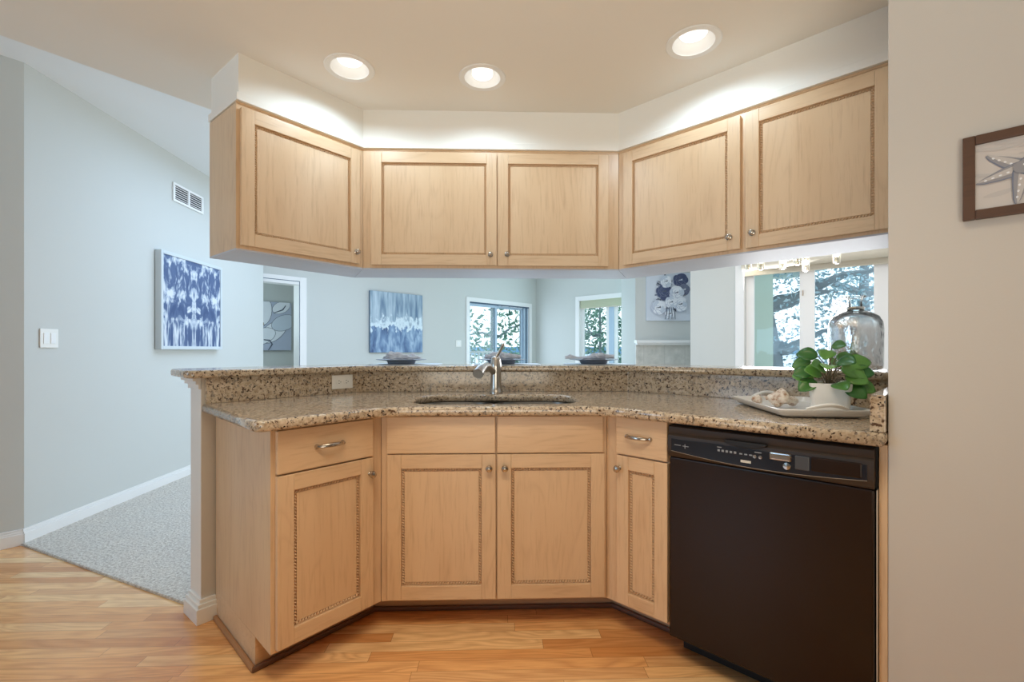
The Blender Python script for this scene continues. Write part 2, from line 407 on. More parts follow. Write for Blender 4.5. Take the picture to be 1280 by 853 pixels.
# ------------------------------------------------------------------ room shell
def wall(name, run, s0, s1, z1, mat, holes=(), t=.12, z0=0):
    """wall slab behind run's line with rectangular openings (s0,s1,z0,z1)"""
    b = B(); xs = sorted({s0, s1, *[h[0] for h in holes], *[h[1] for h in holes]})
    for x0, x1 in zip(xs, xs[1:]):
        hs = sorted([h for h in holes if h[0] <= x0+1e-6 and h[1] >= x1-1e-6], key=lambda h: h[2]); z = z0
        for h in hs:
            if h[2] > z+1e-4: b.box(x0, x1, 0, t, z, h[2])
            z = h[3]
        if z < z1-1e-4: b.box(x0, x1, 0, t, z, z1)
    return struct(b.build(name, mat, loc=(*run.p, 0), rotz=run.a))
HI = 2.80
struct(flat_region('floor', [[(-6.2, -3.3), (4.4, -3.3), (4.4, 3.2), (-1.3, 3.2), (-1.30, 2.02), (-2.82, 2.70), (-6.2, 2.7)]], -.1, 0, floor_m))
cp = flat_region('carpet', [[(-2.83, 2.705), (-1.33, 2.02), (-1.2, 2.15), (-.8, 2.66), (.75, 2.75), (1.8, 1.7), (6, 1.7), (6, 9), (.6, 10.2), (-6, 10.2), (-6, 2.9), (-2.83, 2.9)]], -.1, .012, carpet_m, bevel=.005)
struct(cp)
# ceilings
cans = [(-.753, 2.175), (-.142, 2.251), (.772, 1.994)]
edge = band((UL, UC, UR), .66, -3.6, 1.0)
struct(flat_region('ceiling', [edge+[(4.4, 1.3), (4.4, -3.3), (-6.2, -3.3), UL.pt(-5.2, .66)], *[circle(x, y, .093) for x, y in cans]], 2.438, 2.56, ceil_m))
struct(flat_region('ceiling_great_room', [[(-7, -3.3), (6.5, -3.3), (6.5, 11), (-7, 11)]], HI, HI+.1, hi_ceil_m))
b = B(); e2 = band((UL, UC, UR), .60, -5.2, 1.0); e1 = band((UL, UC, UR), .66, -5.2, 1.0); b.prism(e1+e2[::-1], 2.56, HI); struct(b.build('trim_1', ceil_m))
# great room walls
wall('wall_left', LW, 0, 2.876, HI, wall_m)
HW = Run(LW.pt(0, 0), 51); wall('wall_hall', HW, -4.2, 0, HI, wall_m)
wall('wall_rear', GB, -4.6, 1.975, HI, wall_m, [(-3.95, -2.985, 0, 2.03), (.05, 1.745, 0, 2.04)])
wall('wall_far_right', GR, 0, 3.0, HI, wall_m, [(1.10, 2.72, .75, 2.11)])
wall('wall_nook', NW, -.541, 3.2, HI, wall_m, [(.06, 1.46, .80, 2.10)])
b = B(); q0 = NW.pt(-.541, 0); b.box(0, .12, 0.02, 1.20, 0, HI); struct(b.build('wall_nook_return', wall_m, loc=(*q0, 0), rotz=math.radians(-27)))
b = B().box(0, 4.0, 0, .1, 0, HI); struct(b.build('wall_bedroom', wall_m, loc=(*GB.pt(-5.2, 1.55), 0), rotz=GB.a))
# kitchen walls behind and beside the camera
b = B().box(-6.3, 4.5, -3.4, -3.3, 0, HI); struct(b.build('wall_back', warm_wall_m))
b = B().box(4.4, 4.5, -3.3, 3.0, 0, HI); struct(b.build('wall_side', warm_wall_m))
b = B().box(-6.3, -6.2, -3.3, 10.2, 0, HI); struct(b.build('wall_outer', wall_m))
# solid pier on the right
pier = Run(BR.pt(0, .015), -44.25)
b = B().box(.7365, 4.2, 0, .98, 0, 2.438); struct(b.build('wall_right', warm_wall_m, loc=(*pier.p, 0), rotz=pier.a, bevel=.004))
# low wall under the bar
b = B(); kf, kb = band((BL, BC, BR), .652, -.198, .735), band((BL, BC, BR), .775, -.195, .735)
b.prism(kf+kb[::-1], 0, 1.012); struct(b.build('wall_bar', warm_wall_m))
def base_profile(run, s0, s1, name, h=.092, d=0, t=.015):
    b = B(); b.box(s0, s1, d-t, d, 0, h*.72).box(s0, s1, d-t*.75, d, h*.72, h*.84).box(s0, s1, d-t*.45, d, h*.84, h)
    return struct(b.build(name, white_trim, loc=(*run.p, 0), rotz=run.a, bevel=.0015))
base_profile(LW, -.012, 2.876, 'baseboard_left'); base_profile(HW, -4.2, .0, 'baseboard_hall')
base_profile(GB, -2.9, -.1, 'baseboard_rear')
# base and small capital round the end of the low wall
END = Run(BL.pt(-.198, .64), 51)
b = B()
for h0, h1, t in ((0, .062, .026), (.062, .078, .019), (.078, .094, .010)):
    b.box(-.198-t, -.146, .65-t, .652, h0, h1); b.box(-.198-t, -.197, .652, .775+t*.3, h0, h1)
struct(b.build('baseboard_bar', white_trim, loc=(*BL.p, 0), rotz=BL.a, bevel=.002))
b = B()
for h0, h1, t in ((.965, .985, .010), (.985, 1.0, .020), (1.0, 1.0118, .030)): b.box(-.198-t, -.1985, .655, .775+t, h0, h1)
struct(b.build('trim_2', white_trim, loc=(*BL.p, 0), rotz=BL.a, bevel=.002))
b = B().box(-.1995, -.198, .6535, .775, .094, .965); struct(b.build('trim_3', white_trim, loc=(*BL.p, 0), rotz=BL.a))
# soffit over the wall cabinets
b = B(); f_, k_ = band((UL, UC, UR), .012, -.308, .70), band((UL, UC, UR), .33, -.308, .70); b.prism(f_+k_[::-1], 2.2265, 2.438); struct(b.build('wall_soffit', soffit_m))
b = B(); f_, k_ = band((UL, UC, UR), .002, -.318, .70), band((UL, UC, UR), .0122, -.318, .70); b.prism(f_+k_[::-1], 2.2265, 2.262)
b.prism([UL.pt(-.318, .012), UL.pt(-.318, .34), UL.pt(-.308, .34), UL.pt(-.308, .012)], 2.2265, 2.262); struct(b.build('trim_4', soffit_m, bevel=.002))

# ------------------------------------------------------------------ windows, doors and what lies outside
def casing(run, s0, s1, z0, z1, name, wdt=.07, sill=True, deep=.12):
    """white casing and jambs round an opening; returns the frame object"""
    b = B(); y = -.018
    b.box(s0-wdt, s0, y, 0, z0-(wdt if sill else 0), z1+wdt).box(s1, s1+wdt, y, 0, z0-(wdt if sill else 0), z1+wdt).box(s0, s1, y, 0, z1, z1+wdt)
    b.box(s0-.0005, s0+.018, y, deep, z0, z1).box(s1-.018, s1+.0005, y, deep, z0, z1).box(s0, s1, y, deep, z1-.018, z1)
    if sill: b.box(s0-wdt-.02, s1+wdt+.02, -.05, deep, z0-.03, z0)
    return struct(b.build(name, white_trim, loc=(*run.p, 0), rotz=run.a, bevel=.002))
def sash(win, x0, x1, z0, z1, st, y0=.05, mat=white_trim):
    b = B().box(x0, x0+st, y0, y0+.035, z0, z1).box(x1-st, x1, y0, y0+.035, z0, z1).box(x0+st, x1-st, y0, y0+.035, z0, z0+st).box(x0+st, x1-st, y0, y0+.035, z1-st, z1)
    f = b.build('sash', mat, win, bevel=.002)
    B().box(x0+st, x1-st, y0+.014, y0+.019, z0+st, z1-st).build('pane', glass_m, f)
    return f
grey_alu = plain('pale_blue_grey_frame', lin(176, 196, 214), .4)
gap_shade = plain('dark_track_shadow', lin(70, 92, 112), .6)  # shadow of track and frame gaps put into a dark colour
# sliding glass door
d1 = casing(GB, .05, 1.745, .02, 2.04, 'door_1', .06, False)
sash(d1, .07, .82, .04, 2.0, .05, .03, grey_alu); sash(d1, .78, 1.60, .04, 2.0, .05, .07, grey_alu)
B().box(1.60, 1.728, .03, .10, .04, 2.0).build('stile', grey_alu, d1, bevel=.003); B().box(1.655, 1.685, .02, .031, .04, 2.0).build('track', gap_shade, d1)
B().box(.07, 1.728, .0, .05, 2.0, 2.022).build('track', gap_shade, d1)
# window beside it
w1 = casing(GR, 1.10, 2.72, .75, 2.11, 'window_1'); sash(w1, 1.12, 1.76, .75, 2.09, .07, .05); sash(w1, 1.86, 2.70, .75, 2.09, .07, .05)
B().box(1.76, 1.86, .03, .09, .75, 2.09).build('mullion', grey_alu, w1, bevel=.003)
t = thing('window_blind', 'raised sage green blind across the top of the narrow window near the sliding door', 'blind', GR.p3(1.91, .01, 1.94), GR.a)
b = B()
for k in range(6): b.box(-.785, .785, 0, .03, .012+k*.024, .034+k*.024)
b.build('fabric', blind_m, t, bevel=.004); B().box(-.785, .785, -.003, .033, -.004, .012).build('bottom_rail', blind_m2, t, bevel=.003)
# nook window
w2 = casing(NW, .06, 1.46, .80, 2.10, 'window_2', .075); sash(w2, .085, .71, .80, 2.08, .085, .05); sash(w2, .715, 1.455, .80, 2.08, .05, .05)
B().box(.655, .765, .035, .05, .80, 2.08).build('mullion', white_trim, w2, bevel=.003)
B().box(1.27, 1.455, .035, .049, .80, 2.08).build('stile', white_trim, w2, bevel=.003)
for z in (1.10, 1.75): B().box(.652, .664, .02, .036, z-.03, z+.03).build('hinge', nickel, w2, bevel=.002)
t = thing('window_blind', 'rolled cream blind across the top of the wide nook window behind the chandelier', 'blind', NW.p3(.76, -.02, 1.985), NW.a)
B().lathe([(.0, -.69), (.055, -.69), (.055, .69), (.0, .69)], (0, -.03, .11), 24, 'x').build('roll', blind_m2, t, smooth=True)
B().box(-.69, .69, .022, .026, .012, .11).build('fabric', blind_m2, t); B().box(-.69, .69, .012, .032, -.002, .014).build('bottom_rail', blind_m2, t, bevel=.003)
# bedroom doorway
d2 = casing(GB, -3.95, -2.985, 0, 2.03, 'door_2', .085, False, .16)
B().box(-2.9995, -2.992, -.021, -.017, 0, 2.06).build('hinge_gap', gap_shade, d2); B().box(-3.95, -2.992, -.021, -.017, 2.052, 2.06).build('head_gap', gap_shade, d2)  # raised dark strips painted as the shade of a frame gap

def tree(name, label, x, y, base, h, crown, n, leaf_mat, leaf, seed, trunk_r=.14, lean=0, branches=7, group='trees outside the windows'):
    rd = random.Random(seed); t = thing(name, label, 'tree', (x, y, base), 0, group)
    b = B(); p = [Vector((lean*(k/6)**1.4*h+rd.uniform(-.06, .06), rd.uniform(-.06, .06), k/6*h*.8)) for k in range(7)]
    b.tube(p, [trunk_r*(1-.11*k) for k in range(7)], 9); tips = [p[-1]]
    for k in range(branches):
        s0 = p[2+k % 5]; a = rd.uniform(0, 2*PI); L = rd.uniform(.45, 1.0)*crown[0]
        q = [s0]
        for j in range(5):
            a += rd.uniform(-.5, .5); q.append(q[-1]+Vector((math.cos(a), math.sin(a), rd.uniform(-.15, .65)))*L/5)
        b.tube(q, [trunk_r*.5*(1-.17*j) for j in range(6)], 6); tips += q[2:]
    b.build('trunk', bark, t, smooth=True)
    f = B()
    for k in range(n):
        c = rd.choice(tips)+Vector((rd.gauss(0, 1)*crown[0]*.22, rd.gauss(0, 1)*crown[1]*.22, rd.gauss(0, 1)*crown[2]*.22))
        u = Vector((rd.gauss(0, 1), rd.gauss(0, 1), rd.gauss(0, .7))).normalized(); v = u.cross(Vector((rd.gauss(0, 1), rd.gauss(0, 1), rd.gauss(0, 1)))).normalized()
        s = leaf*rd.uniform(.6, 1.3); m = c+u*s*.5+u.cross(v)*s*.08
        vs = [f.bm.verts.new(q) for q in (c, m+v*s*.24, c+u*s, m-v*s*.24)]; f._f(vs)
    fo = f.build('foliage', leaf_mat, t)
    return t
ground_m = plain('garden_grass', lin(120, 150, 130), .95); water_m = plain('pale_lake_water', lin(170, 205, 226), .15)
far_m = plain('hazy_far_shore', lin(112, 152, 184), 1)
struct(B().box(-60, 80, 10.6, 60, -2.7, -2.6).build('garden_ground', ground_m)); struct(B().box(-400, 400, 60, 620, -2.8, -2.7).build('lake_water', water_m))
b = B(); rd = random.Random(3); top = [(-330+k*6, 4.5+2.0*mnoise.noise((k*.13, 0, 0))+rd.uniform(-.5, .5)) for k in range(111)]
b.plate([(-330, -2.7)]+top+[(330, -2.7)], 0, 25); tag(b.build('far_shore', far_m, loc=(0, 520, 0)), 'low hazy blue wooded shore across the water seen through the sliding door', 'shoreline')
tree('garden_tree', 'leafy tree filling the left pane of the sliding glass door', -.75, 13.2, -2.6, 6.2, (1.7, 1.2, 1.6), 1500, tree_leaf, .17, 5, .10, .03, 9)
tree('garden_tree', 'leafy branches in the right pane of the sliding glass door', .62, 15.2, -2.6, 6.6, (1.0, .8, .9), 260, tree_leaf, .22, 9, .07, -.02, 4)
tree('garden_tree', 'tree with forked bare branches behind the narrow window near the sliding door', 2.35, 13.0, -2.6, 6.2, (1.6, 1.4, 2.9), 3000, tree_leaf, .14, 12, .08, .02, 10)
tree('garden_tree', 'bushy tree behind the right pane of the narrow window', 3.55, 12.2, -2.6, 6.0, (1.4, 1.2, 1.7), 2200, tree_leaf, .15, 17, .12, 0, 8)
tree('garden_tree', 'mossy oak with thick limbs behind the left pane of the nook window', 6.0, 10.4, -2.6, 7.0, (2.4, 2.0, 2.2), 3600, pale_leaf, .11, 21, .30, -.06, 12)
tree('garden_tree', 'pale hazy oak behind the right pane of the nook window and the glass jug', 8.3, 10.8, -2.6, 7.5, (2.6, 2.2, 2.4), 4200, pale_leaf, .12, 26, .22, -.03, 11)
tree('garden_shrub', 'low bush below the view in the narrow window near the sliding door', 2.75, 11.6, -2.6, 4.3, (1.5, 1.0, 1.3), 1500, tree_leaf, .12, 31, .06, 0, 8, 'bushes outside the windows')
tree('garden_shrub', 'low bush behind the balcony railing outside the sliding door', .2, 12.2, -2.6, 4.2, (1.6, 1.0, 1.0), 1100, tree_leaf, .12, 33, .06, 0, 8, 'bushes outside the windows')
# porch column and railing outside
b = B().box(2.72, 3.37, 6.05, 6.4, -2.6, 3.2); struct(b.build('wall_porch_column', stucco))
t = thing('deck_railing', 'white balcony railing outside the sliding glass door', 'railing', (*GB.pt(.9, 1.6), 0), GB.a)
B().box(-1.6, 1.6, 0, .06, 1.06, 1.11).build('top_rail', white_trim, t, bevel=.004); B().box(-1.6, 1.6, .01, .05, .12, .16).build('bottom_rail', white_trim, t, bevel=.004)
for k in range(25): B().box(-1.57+k*.13, -1.545+k*.13, .015, .04, .16, 1.06).build('baluster', white_trim, t)
for x in (-1.6, 0, 1.52): B().box(x, x+.08, -.01, .07, -.02, 1.10).build('post', white_trim, t)
struct(B().box(-3, 3, .13, 2.0, -.16, -.02).build('deck', plain('grey_deck', lin(170, 176, 180), .8), loc=(*GB.pt(.9, 0), 0), rotz=GB.a))
struct(B().box(-3, 3, .13, 2.2, 2.32, 2.40).build('porch_ceiling', plain('pale_porch_ceiling', lin(206, 206, 222), .8), loc=(*GB.pt(.9, 0), 0), rotz=GB.a))

# fireplace wall with mantel and tile
FP = Run((1.843, 7.0), 0)
b = B().box(0, .92, 0, .9, 0, HI); struct(b.build('wall_fireplace', wall_m, loc=(*FP.p, 0)))
t = thing('fireplace', 'stone tiled fireplace front with a white mantel shelf under the flower painting', 'fireplace', (*FP.pt(.42, 0), 0))
B().box(-.44, .40, -.14, -.001, 1.235, 1.275).box(-.42, .38, -.10, -.001, 1.205, 1.235).build('mantel', white_trim, t, bevel=.004)
B().box(-.42, .38, -.03, -.001, .68, 1.205).box(-.42, -.26, -.03, -.001, 0.012, .68).box(.22, .38, -.03, -.001, 0.012, .68).build('tile_surround', tile_m, t)
B().box(-.26, .22, -.012, -.001, 0.012, .68).build('firebox', dark_slot, t)

# ------------------------------------------------------------------ base cabinets
def knob(parent, x, z, disc=False):
    b = B()
    if disc: b.lathe([(0, 0), (.0145, 0), (.0145, -.0025), (.0125, -.004), (.0115, -.003), (.010, -.004), (.0065, -.0055), (.006, -.012), (.0115, -.016), (.0125, -.0195), (.010, -.0235), (.0055, -.025), (.0045, -.0235), (0, -.0235)], (x, 0, z), 20, 'y')
    else: b.lathe([(0, 0), (.009, 0), (.009, -.002), (.006, -.005), (.0055, -.011), (.012, -.015), (.0145, -.021), (.012, -.027), (.006, -.030), (0, -.0305)], (x, 0, z), 20, 'y')
    return b.build('knob', nickel, parent, smooth=True)
def pull(parent, x0, x1, z):
    b = B(); n = 14; path = []
    for k in range(n+1):
        t = k/n; path.append((x0+(x1-x0)*t, -.006-.024*math.sin(PI*t)**.6, z+.003*math.sin(PI*t)))
    b.tube(path, [.0042+.002*math.sin(PI*k/n) for k in range(n+1)], 8, 1.3)
    for x in (x0, x1): b.lathe([(0, 0), (.0085, 0), (.008, -.004), (.0055, -.012), (0, -.013)], (x, 0, z), 14, 'y')
    return b.build('handle', nickel, parent, smooth=True)
def door(root, x0, x1, z0, z1, kn=None, st=.056, disc=False, panel_bot=None):
    b = B()
    b.box(x0, x0+st, 0, .019, z0, z1).box(x1-st, x1, 0, .019, z0, z1)
    b.mi = 1; b.box(x0+st, x1-st, 0, .019, z1-st, z1).box(x0+st, x1-st, 0, .019, z0, z0+st)
    d = b.build('door', [maple_v, maple_h], root, bevel=.0022)
    B().box(x0+st+.0135, x1-st-.0135, .010, .0140, z0+st+.0135, z1-st-.0135).box(x0+st-.006, x1-st+.006, .0140, .019, z0+st-.006, z1-st+.006).build('door_panel', maple_v, d)
    b = B(); i = st+.0075; a, c, e, f = x0+i, x1-i, z0+i, z1-i
    b.bead((a, e), (c, e), .0105).bead((a, f), (c, f), .0105).bead((a, e), (a, f), .0105).bead((c, e), (c, f), .0105)
    b.build('rope_bead', maple_v, d)
    if kn: knob(d, kn[0], kn[1], disc)
    return d
def drawer(root, x0, x1, z0, z1, pl=None):
    d = B().box(x0, x1, 0, .019, z0, z1).build('drawer', maple_h, root, bevel=.004)
    if pl: pull(d, *pl)
    return d
def local(run, pts): return [((Vector(p)-run.p).dot(run.u), (Vector(p)-run.p).dot(run.v)) for p in pts]
D0 = .0205; TOE = .165
bend = lambda A, B_, d: meet(A, B_, d, d)
# left cabinet
t = thing('base_cabinet', 'maple base cabinet left of the sink with one pulled drawer above one door', 'cabinet', (*BL.p, 0), BL.a, 'maple base cabinets')
jL = local(BL, [bend(BL, BC, D0), bend(BL, BC, .6), bend(BL, BC, TOE)])
B().prism([(-.197, D0), (jL[0][0]-.002, D0), (jL[1][0]-.002, .6), (-.148, .642)][:4], .115, .866).build('carcass', maple_v, t, bevel=.0012)
B().prism([(-.186, TOE), (jL[2][0]-.002, TOE), (jL[1][0]-.002, .6), (-.148, .642)], 0, .115).build('toe_kick', maple_h, t)
drawer(t, -.183, .187, .713, .859, (-.047, .053, .787)); door(t, -.183, .187, .127, .707, (.171, .646))
# sink cabinet
t = thing('base_cabinet', 'wide maple sink base cabinet with two doors under two blank drawer fronts', 'cabinet', (*BC.p, 0), BC.a, 'maple base cabinets')
cF = local(BC, [bend(BL, BC, D0), bend(BC, BR, D0)]); cM = local(BC, [bend(BL, BC, .045), bend(BC, BR, .045)]); cB = local(BC, [bend(BL, BC, .6), bend(BC, BR, .6)]); cT = local(BC, [bend(BL, BC, TOE), bend(BC, BR, TOE)])
B().prism([cF[0], cF[1], cM[1], cM[0]], .115, .866).prism([cM[0], cM[1], cB[1], cB[0]], .115, .62).build('carcass', maple_v, t)
B().prism([cT[0], cT[1], cB[1], cB[0]], 0, .115).build('toe_kick', maple_h, t)
drawer(t, -.447, -.0115, .713, .862); drawer(t, -.005, .426, .713, .862)
door(t, -.445, -.0105, .126, .709, (-.037, .655)); door(t, -.0045, .4315, .126, .709, (.026, .655))
# narrow right cabinet
t = thing('base_cabinet', 'narrow maple base cabinet beside the dishwasher with small drawer and slim door', 'cabinet', (*BR.p, 0), BR.a, 'maple base cabinets')
jR = local(BR, [bend(BC, BR, D0), bend(BC, BR, .6), bend(BC, BR, TOE)])
B().prism([(jR[0][0]+.002, D0), (.1085, D0), (.1085, .6), (jR[1][0]+.002, .6)], .115, .866).build('carcass', maple_v, t)
B().prism([(jR[2][0]+.002, TOE), (.1085, TOE), (.1085, .6), (jR[1][0]+.002, .6)], 0, .115).build('toe_kick', maple_h, t)
drawer(t, -.111, .104, .718, .864, (-.06, .038, .792)); door(t, -.108, .105, .127, .712, (-.095, .661), .052)
# filler strip right of the dishwasher
t = tag(B().box(.7165, .7355, .021, .6, 0, .866).build('filler_panel', maple_v, loc=(*BR.p, 0), rotz=BR.a, bevel=.001), 'narrow upright maple filler strip between dishwasher and right wall', 'panel')
# shoe moulding
b = B(); fo = band((BL, BC, BR), TOE-.017, -.2, .108); ba = band((BL, BC, BR), TOE-.001, -.2, .108)
fo[0] = BL.pt(-.204, TOE-.017); ba[0] = BL.pt(-.187, TOE-.001); b.prism(fo+ba[::-1], .0, .019); struct(b.build('trim_5', shoe_wood, bevel=.006))
b = B().prism([BL.pt(-.204, TOE-.017), BL.pt(-.187, TOE-.001), BL.pt(-.1495, .622), BL.pt(-.166, .622)], 0, .019); struct(b.build('trim_6', shoe_oak, bevel=.006))

# dishwasher
t = thing('dishwasher', 'black built-in dishwasher with glossy door and curved control console under the granite', 'dishwasher', (*BR.p, 0), BR.a)
B().box(.114, .7135, .03, .58, .10, .862).build('tub_body', black_matt, t)
B().box(.1155, .709, -.006, .03, .092, .742).build('door', black_gloss, t, bevel=.006)
B().box(.716-.0035, .7150, .004, .03, .13, .74).build('edge_strip', plain('pale_door_edge', lin(200, 192, 180), .5), t)
B().box(.122, .705, .10, .13, .004, .092).build('toe_kick', black_matt, t)
cs = B(); prof = [(-.006, .744), (-.014, .752), (-.018, .775), (-.016, .822), (-.008, .830), (-.010, .838), (-.010, .852), (-.004, .857), (.03, .857), (.03, .744)]
n = 24; rows = []
for k in range(n+1):
    x = .1155+(.709-.1155)*k/n; rows.append([cs.bm.verts.new((x, y, z)) for y, z in prof])
for a, c in zip(rows, rows[1:]):
    for i in range(len(prof)):
        j = (i+1) % len(prof); cs._f([a[i], c[i], c[j], a[j]])
cs._f(rows[0]); cs._f(rows[-1][::-1])
con = cs.build('control_console', plain('dark_console_shell', lin(50, 42, 38), .38), t, smooth=True)
def lens(x0, x1, zl, zm, zr, ht):
    pts = []; m = 20
    for k in range(m+1):
        q = k/m; pts.append((x0+(x1-x0)*q, zl+(zr-zl)*q-(zm)*math.sin(PI*q)))
    for k in range(m, -1, -1):
        q = k/m; pts.append((x0+(x1-x0)*q, zl+(zr-zl)*q-zm*math.sin(PI*q)+ht*(1-.25*math.cos(PI*q)**6)))
    return pts
B().plate(lens(.13, .695, .768, .016, .768, .058), -.0205, -.012).build('console_window', black_panel, con, bevel=.001)
rim = [p for p in lens(.13, .695, .768, .016, .768, .058)]
rb = B(); rb.tube([(x, -.0205, z) for x, z in rim[:21]], .0009, 6); rb.build('console_rim', plain('pale_console_rim', lin(150, 140, 130), .3), con, smooth=True)
b = B(); hp = []
for k in range(17): a = PI*k/16; hp.append((.378+.066*math.cos(a)*-1, .832-.020*math.sin(a)))
b.plate(hp, -.0225, -.011).build('door_latch', black_matt, con, bevel=.002)
for x in (.293, .306, .319, .332, .345): B().box(x, x+.0075, -.0215, -.020, .790, .797).build('button', grey_print, con, bevel=.0004)
for x in (.362, .377, .392): B().box(x, x+.009, -.0215, -.020, .7905, .7945).build('button', grey_print, con, bevel=.0004)
for x in (.408, .424): B().lathe([(0, 0), (.006, 0), (.0055, -.0012), (0, -.0014)], (x, -.0202, .790), 14, 'y').build('button', steel_rim, con)
B().box(.292, .306, -.0215, -.020, .803, .8055).build('legend', grey_print, con); B().box(.408, .428, -.0215, -.020, .803, .8055).build('legend', grey_print, con)
B().box(.142, .166, -.0215, -.020, .790, .792).box(.172, .194, -.0215, -.020, .789, .791).box(.180, .182, -.0215, -.020, .782, .797).build('legend', grey_print, con)
B().box(.366, .397, -.0218, -.020, .7655, .7735).build('name_plate', plain('pale_name_plate', lin(214, 212, 206), .4), con, bevel=.0005)
b = B().box(.450, .512, -.024, -.012, .788, .814); b.build('selector_dial', steel_rim, con, bevel=.006, seg=3)
B().lathe([(0, 0), (.011, 0), (.0105, -.006), (0, -.007)], (.500, -.0202, .776), 20, 'y').build('selector_dial', steel_rim, con, smooth=True)
B().box(.520, .558, -.0222, -.0125, .770, .812).build('status_window', plain('grey_status_window', lin(74, 78, 84), .2), con, bevel=.003)
B().box(.562, .684, -.0222, -.0125, .772, .814).build('status_window', black_gloss, con, bevel=.004)

# ------------------------------------------------------------------ granite
front = rounded([BL.pt(-.20, .64), BL.pt(-.272, -.045)]+[meet(BL, BC, -.04, -.04), meet(BC, BR, -.04, -.04), BR.pt(.7345, -.045)], {1: .05, 2: .12, 3: .12})
back = band((BL, BC, BR), .64, -.20, .7345)[1:]
outer = front+back[::-1]
def bowl_outline(x0, x1, y0, y1, r, n=7):
    out = []
    for cx, cy, a0 in ((x1-r, y0+r, -PI/2), (x1-r, y1-r, 0), (x0+r, y1-r, PI/2), (x0+r, y0+r, PI)):
        for k in range(n+1): a = a0+PI/2*k/n; out.append((cx+r*math.cos(a), cy+r*math.sin(a)))
    return out
SX0, SX1, SY0, SY1 = -.378, .352, .055, .47
hole = [BC.pt(x, y) for x, y in bowl_outline(SX0, SX1, SY0, SY1, .14, 10)]
ct = tag(flat_region('countertop', [outer, hole], .868, .905, granite_m, bevel=.012), 'speckled beige granite worktop with rounded front edge round the sink', 'countertop')
b = B(); a1, a2 = band((BL, BC, BR), .632, -.186, .70), band((BL, BC, BR), .6515, -.186, .70); b.prism(a1+a2[::-1], .9052, 1.0128)
tag(b.build('backsplash', granite_m, bevel=.0015), 'upright speckled granite strip between worktop and raised bar', 'backsplash')
bf, bb = band((BL, BC, BR), .602, -.268, .735), band((BL, BC, BR), .925, -.24, .735)
bo = rounded([bb[0]]+bf+[bb[3], bb[2], bb[1], bb[0]], {1: .05, 2: .05, 3: .05})[:-1]
bo = rounded([bf[1], bf[0], bb[0], bb[1]], {1: .05, 2: .05})+[bb[2], bb[3], bf[3], bf[2]]
tag(flat_region('bar_countertop', [bo], 1.0135, 1.0455, granite_m, bevel=.010), 'raised granite bar ledge running behind the sink', 'countertop')
tag(B().box(.7005, .7345, -.02, .631, .9055, 1.006).build('side_splash', granite_m, loc=(*BR.p, 0), rotz=BR.a, bevel=.002), 'short upright granite side splash against the right wall beside the tray', 'backsplash')

# sink
t = thing('kitchen_sink', 'undermounted double bowl stainless steel sink in the granite worktop', 'sink', (*BC.pt(-.02, .28), .64), BC.a)
def bowl(x0, x1):
    o = [(x+.02, y-.28) for x, y in bowl_outline(x0, x1, SY0+.004, SY1-.004, .11, 8)]; cx = sum(p[0] for p in o)/len(o); cy = sum(p[1] for p in o)/len(o)
    b = B(); rows = []
    for k, z, out in ((1.05, .2275, 1), (1, .2275, 1), (.995, .20, 1), (.97, .06, 1), (.93, .03, 1), (.84, .012, 1), (.2, .006, 1)):
        rows.append([b.bm.verts.new((cx+(x-cx)*k, cy+(y-cy)*k, z)) for x, y in o])
    for k, z in ((.2, .0), (.86, .006), (1.0, .06), (1.05, .225)): rows.append([b.bm.verts.new((cx+(x-cx)*k, cy+(y-cy)*k, z)) for x, y in o])
    for a, c in zip(rows, rows[1:]+rows[:1]):
        for i in range(len(o)):
            j = (i+1) % len(o); b._f([a[i], a[j], c[j], c[i]])
    bw = b.build('bowl', steel, t, smooth=True)
    B().lathe([(0, .0095), (.02, .0095), (.03, .0115), (.042, .0105), (.042, .006)], (cx, cy, 0), 24).build('drain', steel_rim, bw, smooth=True)
bowl(SX0+.002, -.028); bowl(-.012, SX1-.002)
# faucet
fx, fy = BC.pt(-.012, .555)
t = thing('kitchen_faucet', 'stainless single lever pull-out faucet standing behind the sink', 'faucet', (fx, fy, .9055), BC.a)
B().lathe([(0, 0), (.034, 0), (.034, .006), (.030, .012), (.0275, .03), (.0265, .10), (.029, .125), (.030, .15), (.027, .158), (.026, .172), (.0215, .186), (.012, .192), (0, .193)], (0, 0, 0), 28).build('body', steel, t, smooth=True)
sp = B(); path = []
for k in range(13):
    q = k/12; path.append((-.012-.07*q, -.012-.25*q, .108+.055*math.sin(PI*q*.8)-.028*q))
sp.tube(path, [.016+.010*(k/12)**2 for k in range(13)], 14); sp.build('spout', steel, t, smooth=True)
hd = B(); hd.tube([(.0, 0, .185), (.012, -.004, .205), (.026, -.012, .228), (.036, -.018, .25)], [.012, .010, .008, .0095], 10, .8); hd.ball((.036, -.018, .25), .0105).build('lever', steel, t, smooth=True)
# outlet
t = thing('power_outlet', 'white duplex power outlet set sideways in the granite backsplash', 'outlet', BL.p3(.432, .6318, .9645), BL.a)
B().box(-.0585, .0585, -.006, 0, -.036, .036).build('cover_plate', white_plastic, t, bevel=.002)
for x in (-.021, .021):
    r = B().plate([(x+.0165*math.cos(2*PI*k/20), .0145*math.sin(2*PI*k/20)) for k in range(20)], -.0075, -.005).build('receptacle', white_plastic, t)
    b = B().box(x-.004, x+.004, -.0082, -.0072, .0055, .0075).box(x-.004, x+.004, -.0082, -.0072, -.0075, -.0055); b.lathe([(0, 0), (.0022, 0), (0, -.0006)], (x+.0095, -.0076, 0), 10, 'y').build('slots', dark_slot, r)

